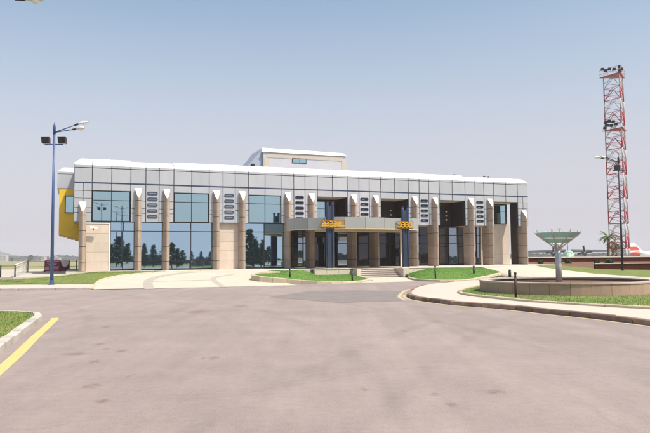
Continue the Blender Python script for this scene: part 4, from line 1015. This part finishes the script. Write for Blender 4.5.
# ------------------------------------------------------------------ aircraft and apron
ap = MB(); ap.add([(20,120,-1.19),(400,120,-1.19),(500,420,-1.19),(20,420,-1.19)], [(0,1,2,3)]); struct('apron', ap, 'concrete')
def fus(m, prof, n=16):
    rows = [[(r*math.cos(t), y, zc+r*math.sin(t)) for t in [2*math.pi*i/n for i in range(n+1)]] for (y, r, zc) in prof]; m.loft(rows)
def wing(m, root, tip, cr, ct, th):
    rows = []
    for P, c_ in ((root, cr), (tip, ct)):
        P = Vector(P); rows.append([P+Vector((0,-c_*.35,0)), P+Vector((0,-.1*c_,th*c_)), P+Vector((0,.65*c_,0)), P+Vector((0,-.1*c_,-th*.5*c_)), P+Vector((0,-c_*.35,0))])
    m.loft(rows); m.add(rows[1][:4], [(0,1,2,3)])
tp = empty('turboprop_aircraft', (64.6,170,-1.2), math.radians(-20)); tag(tp, 'twin-propeller high-wing aircraft with pale green nose facing the road', 'aircraft')
m = MB(); fus(m, [(-.2,.05,2.0),(.2,.5,2.05),(1.0,.95,2.2),(2.5,1.38,2.5),(5,1.45,2.55),(14,1.45,2.55),(19,.9,3.0),(23,.25,3.4)]); m.build('fuselage', 'air_green', tp, True)
m = MB(); m.box(-.75,.75,1.35,1.7,2.95,3.4); m.build('cockpit_window', 'far_window', tp)
for sx in (-1, 1):
    m = MB(); wing(m, (sx*.6,8.5,3.75), (sx*14.6,8.8,3.6), 3.6, 1.8, .17); m.build('wing', 'air_grey', tp)
    m = MB(); fus(m, [(4.3,.2,3.2),(4.6,.6,3.2),(6,.75,3.2),(9,.65,3.3),(11,.1,3.5)], 12); o = m.build('engine', 'air_grey', tp, True); o.location = (sx*4.0,0,0)
    m = MB(); m.cyl((0,0,0),(0,.35,0),.02,.22,10); sp = m.build('propeller', 'air_white', tp, True); sp.location = (sx*4.0,3.85,3.3)
    for k in range(4):
        t = math.pi/2*k+.05+.1*sx; d = Vector((math.cos(t),0,math.sin(t))); q = Vector((-math.sin(t),.35,math.cos(t)))
        m = MB(); a = d*.15+Vector((0,.2,0)); b = d*1.9+Vector((0,.2,0)); m.add([a-q*.14,a+q*.14,b+q*.26,b-q*.26]+[v+Vector((0,.06,0)) for v in (a-q*.14,a+q*.14,b+q*.26,b-q*.26)], [(0,1,2,3),(7,6,5,4),(0,4,5,1),(1,5,6,2),(2,6,7,3),(3,7,4,0)]); m.build('blade', 'black_metal', sp)
    m = MB(); m.cyl((sx*4.0,7,.4),(sx*4.0,7,2.9),.12,n=8).cyl((sx*4.0-.3,7,.45),(sx*4.0+.3,7,.45),.45,n=12); m.build('landing_gear', 'black_metal', tp)
    m = MB(); wing(m, (sx*.2,21.5,3.5), (sx*4.5,21.8,3.7), 2.4, 1.2, .1); m.build('tailplane', 'air_grey', tp)
m = MB(); m.cyl((0,2,.3),(0,2,1.6),.1,n=8).cyl((-.2,2,.35),(.2,2,.35),.35,n=12); m.build('landing_gear', 'black_metal', tp)
m = MB(); m.add([(-.08,18.5,3.4),(-.08,23.6,3.5),(-.08,23.8,6.6),(-.08,21.8,6.6),(.08,18.5,3.4),(.08,23.6,3.5),(.08,23.8,6.6),(.08,21.8,6.6)], [(0,1,2,3),(7,6,5,4),(0,4,5,1),(1,5,6,2),(2,6,7,3),(3,7,4,0)]); m.build('tail_fin', 'air_grey', tp)
jt = empty('jet_aircraft', (142.5,300,-1.2)); tag(jt, 'white jet airliner with red tail beyond the boundary wall', 'aircraft')
def fusx(m, prof, n=16):
    m.loft([[(x, r*math.cos(t), zc+r*math.sin(t)) for t in [2*math.pi*i/n for i in range(n+1)]] for (x, r, zc) in prof])
m = MB(); fusx(m, [(0,.15,3.3),(2,.7,3.0),(5,1.3,2.7),(9,1.6,2.6),(28,1.6,2.6),(31,1.2,2.5),(33,.3,2.2)]); m.build('fuselage', 'air_white', jt, True)
m = MB(); fusx(m, [(.3,.27,3.27),(2,.74,3.0),(4.2,1.19,2.77)]); m.build('tail_cone', 'air_red', jt, True)
m = MB(); m.add([(.4,-.12,3.3),(6.5,-.12,3.9),(2.2,-.12,8.0),(-.2,-.12,8.0),(.4,.12,3.3),(6.5,.12,3.9),(2.2,.12,8.0),(-.2,.12,8.0)], [(0,1,2,3),(7,6,5,4),(0,4,5,1),(1,5,6,2),(2,6,7,3),(3,7,4,0)]); m.build('tail_fin', 'air_white', jt)
m = MB(); m.add([(.25,-.14,4.4),(4.6,-.14,4.6),(3.4,-.14,6.2),(.1,-.14,6.2)], [(0,1,2,3)]); m.add([(.25,-.16,4.4),(4.6,-.16,4.6),(3.4,-.16,6.2),(.1,-.16,6.2)], [(0,1,2,3)]); m.build('fin_stripe', 'air_red', jt)
m = MB(); wing(m, (1.5,0,3.2), (1.0,-4.5,3.3), 2.6, 1.2, .1)
m = MB(); m.cyl((4,-2.2,2.9),(8.5,-2.2,2.9),.75,.8,12); m.build('engine', 'air_white', jt, True)
m = MB(); m.add([(.5,-.2,3.3),(3.2,-.2,3.3),(2.2,-5,3.4),(.6,-5,3.4)]+[(.5,-.2,3.4),(3.2,-.2,3.42),(2.2,-5,3.46),(.6,-5,3.46)], [(0,1,2,3),(7,6,5,4),(0,4,5,1),(1,5,6,2),(2,6,7,3),(3,7,4,0)]); m.build('tailplane', 'air_white', jt)
for i in range(8):
    m = MB(); m.box(10+i*1.1, 10.4+i*1.1, -1.62, -1.5, 2.9, 3.3); m.build('window', 'far_window', jt)
m = MB(); m.cyl((16,-1,.0),(16,-1,1.3),.15,n=8).cyl((15.5,-1,.5),(16.5,-1,.5),.5,n=12).cyl((29,0,0),(29,0,1.3),.12,n=8); m.build('landing_gear', 'black_metal', jt)
am = empty('apron_light_mast', (61.5,168,-1.2)); tag(am, 'thin apron light mast rising behind the glass lamp', 'mast')
m = MB(); m.cyl((0,0,0),(0,0,9.6),.10,.06,8); m.build('pole', 'air_grey', am); m = MB(); m.bar((-.6,0,9.6),(.6,0,9.6),.2,.18); m.build('crossbar', 'air_grey', am)

# ------------------------------------------------------------------ far background
def farwood(label, pts, depth, h, n, size, seed):
    R = random.Random(seed); m = MB()
    for _ in range(n):
        i = R.randrange(len(pts)-1); t = R.random(); x = pts[i][0]+(pts[i+1][0]-pts[i][0])*t; y = pts[i][1]+(pts[i+1][1]-pts[i][1])*t+R.uniform(0, depth)
        hh = h*(.55+.45*math.sin(x*.05+1.3*math.sin(x*.013))**2)*R.uniform(.7,1.1); z = -1.2+hh*R.random()**.7
        a = R.uniform(-.9,.9); s = size*R.uniform(.5,1.2); q = Vector((math.cos(a),math.sin(a),0))*s; u_ = Vector((R.uniform(-.3,.3)*s,R.uniform(-.3,.3)*s,s*.8)); P = Vector((x,y,z))
        m.add([P-q, P-u_*.6, P+q, P+u_], [(0,1,2,3)])
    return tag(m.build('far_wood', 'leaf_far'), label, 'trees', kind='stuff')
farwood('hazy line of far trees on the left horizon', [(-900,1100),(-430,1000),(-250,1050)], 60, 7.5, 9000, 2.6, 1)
farwood('hazy line of far trees beyond the aircraft', [(150,640),(420,660),(800,700)], 40, 3.6, 9000, 1.6, 2)
farwood('dark tree belt far behind the viewpoint mirrored in the glass', [(-60,-170),(120,-150),(330,-60)], 25, 4.2, 9000, 1.2, 3)
for i, (px, Dd, h, wd) in enumerate(((1,1000,9.5,5),(4.5,960,8.5,4.5),(20,1040,6,14),(43,980,6.0,5),(24,1020,5.5,8),(56,1000,5,12))):
    x = (px-325)/640*Dd; e = empty('far_building', (x,Dd,-1.2)); tag(e, ['tallest narrow hazy block on the horizon beyond the walkway posts', 'narrow hazy block beside the tallest one on the horizon', 'wide low hazy block behind the white mesh panel', 'small square hazy block between the mesh panel and the banners', 'mid-sized hazy block behind the dark railing', 'wide low hazy block beyond the red banner'][i], 'building', 'far buildings on the left horizon')
    m = MB(); m.box(-wd/2,wd/2,0,8,0,h); m.build('wall', 'city', e); m = MB(); m.box(-wd*.2,wd*.2,2,5,h,h+1.2); m.build('roof_hut', 'city', e)
    for k in range(3):
        m = MB(); m.box(-wd*.38,wd*.38,-.06,0,1.4+k*h*.28,2.4+k*h*.28); m.build('window_row', 'far_window', e)
for i, (px, Dd, h) in enumerate(((31,620,7.0),(29.5,640,5.5),(12,700,5.0))):
    e = empty('far_tree', ((px-325)/640*Dd,Dd,-1.2)); tag(e, ['tallest lone tree on the horizon above the back railing', 'smaller lone tree beside the tallest one', 'lone tree on the horizon between the front walkway posts'][i], 'tree', 'lone far trees')
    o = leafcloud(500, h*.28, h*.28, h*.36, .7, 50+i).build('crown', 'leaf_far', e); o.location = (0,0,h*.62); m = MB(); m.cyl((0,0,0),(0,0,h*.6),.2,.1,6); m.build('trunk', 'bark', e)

hl = MB(); RH = random.Random(4); xs_ = [-1900+i*40 for i in range(48)]
hh_ = [max(2., 20+13*math.sin(x*.004+1)+7*math.sin(x*.011)+4*math.sin(x*.031)+RH.uniform(-1.2,1.2))*min(1,(100-x)/700.) for x in xs_]
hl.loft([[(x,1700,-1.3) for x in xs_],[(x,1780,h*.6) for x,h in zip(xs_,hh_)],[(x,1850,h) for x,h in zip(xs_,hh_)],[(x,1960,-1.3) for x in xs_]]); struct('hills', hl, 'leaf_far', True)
# ------------------------------------------------------------------ haze
hz = MB(); hz.box(-2100,2100,-2100,2100,-2.4,48); ho = hz.build('haze', 'concrete'); ho['kind'] = 'stuff'; ho['label'] = 'thin pale heat haze over the airfield'; ho['category'] = 'haze'
hm = D.materials.new('haze'); hm.use_nodes = True; t = hm.node_tree; t.nodes.clear(); oo = t.nodes.new('ShaderNodeOutputMaterial'); pv = t.nodes.new('ShaderNodeVolumePrincipled')
pv.inputs['Color'].default_value = (.97, .96, 1, 1); pv.inputs['Density'].default_value = .0004; pv.inputs['Anisotropy'].default_value = .0
t.links.new(pv.outputs[0], oo.inputs['Volume']); ho.data.materials.clear(); ho.data.materials.append(hm)
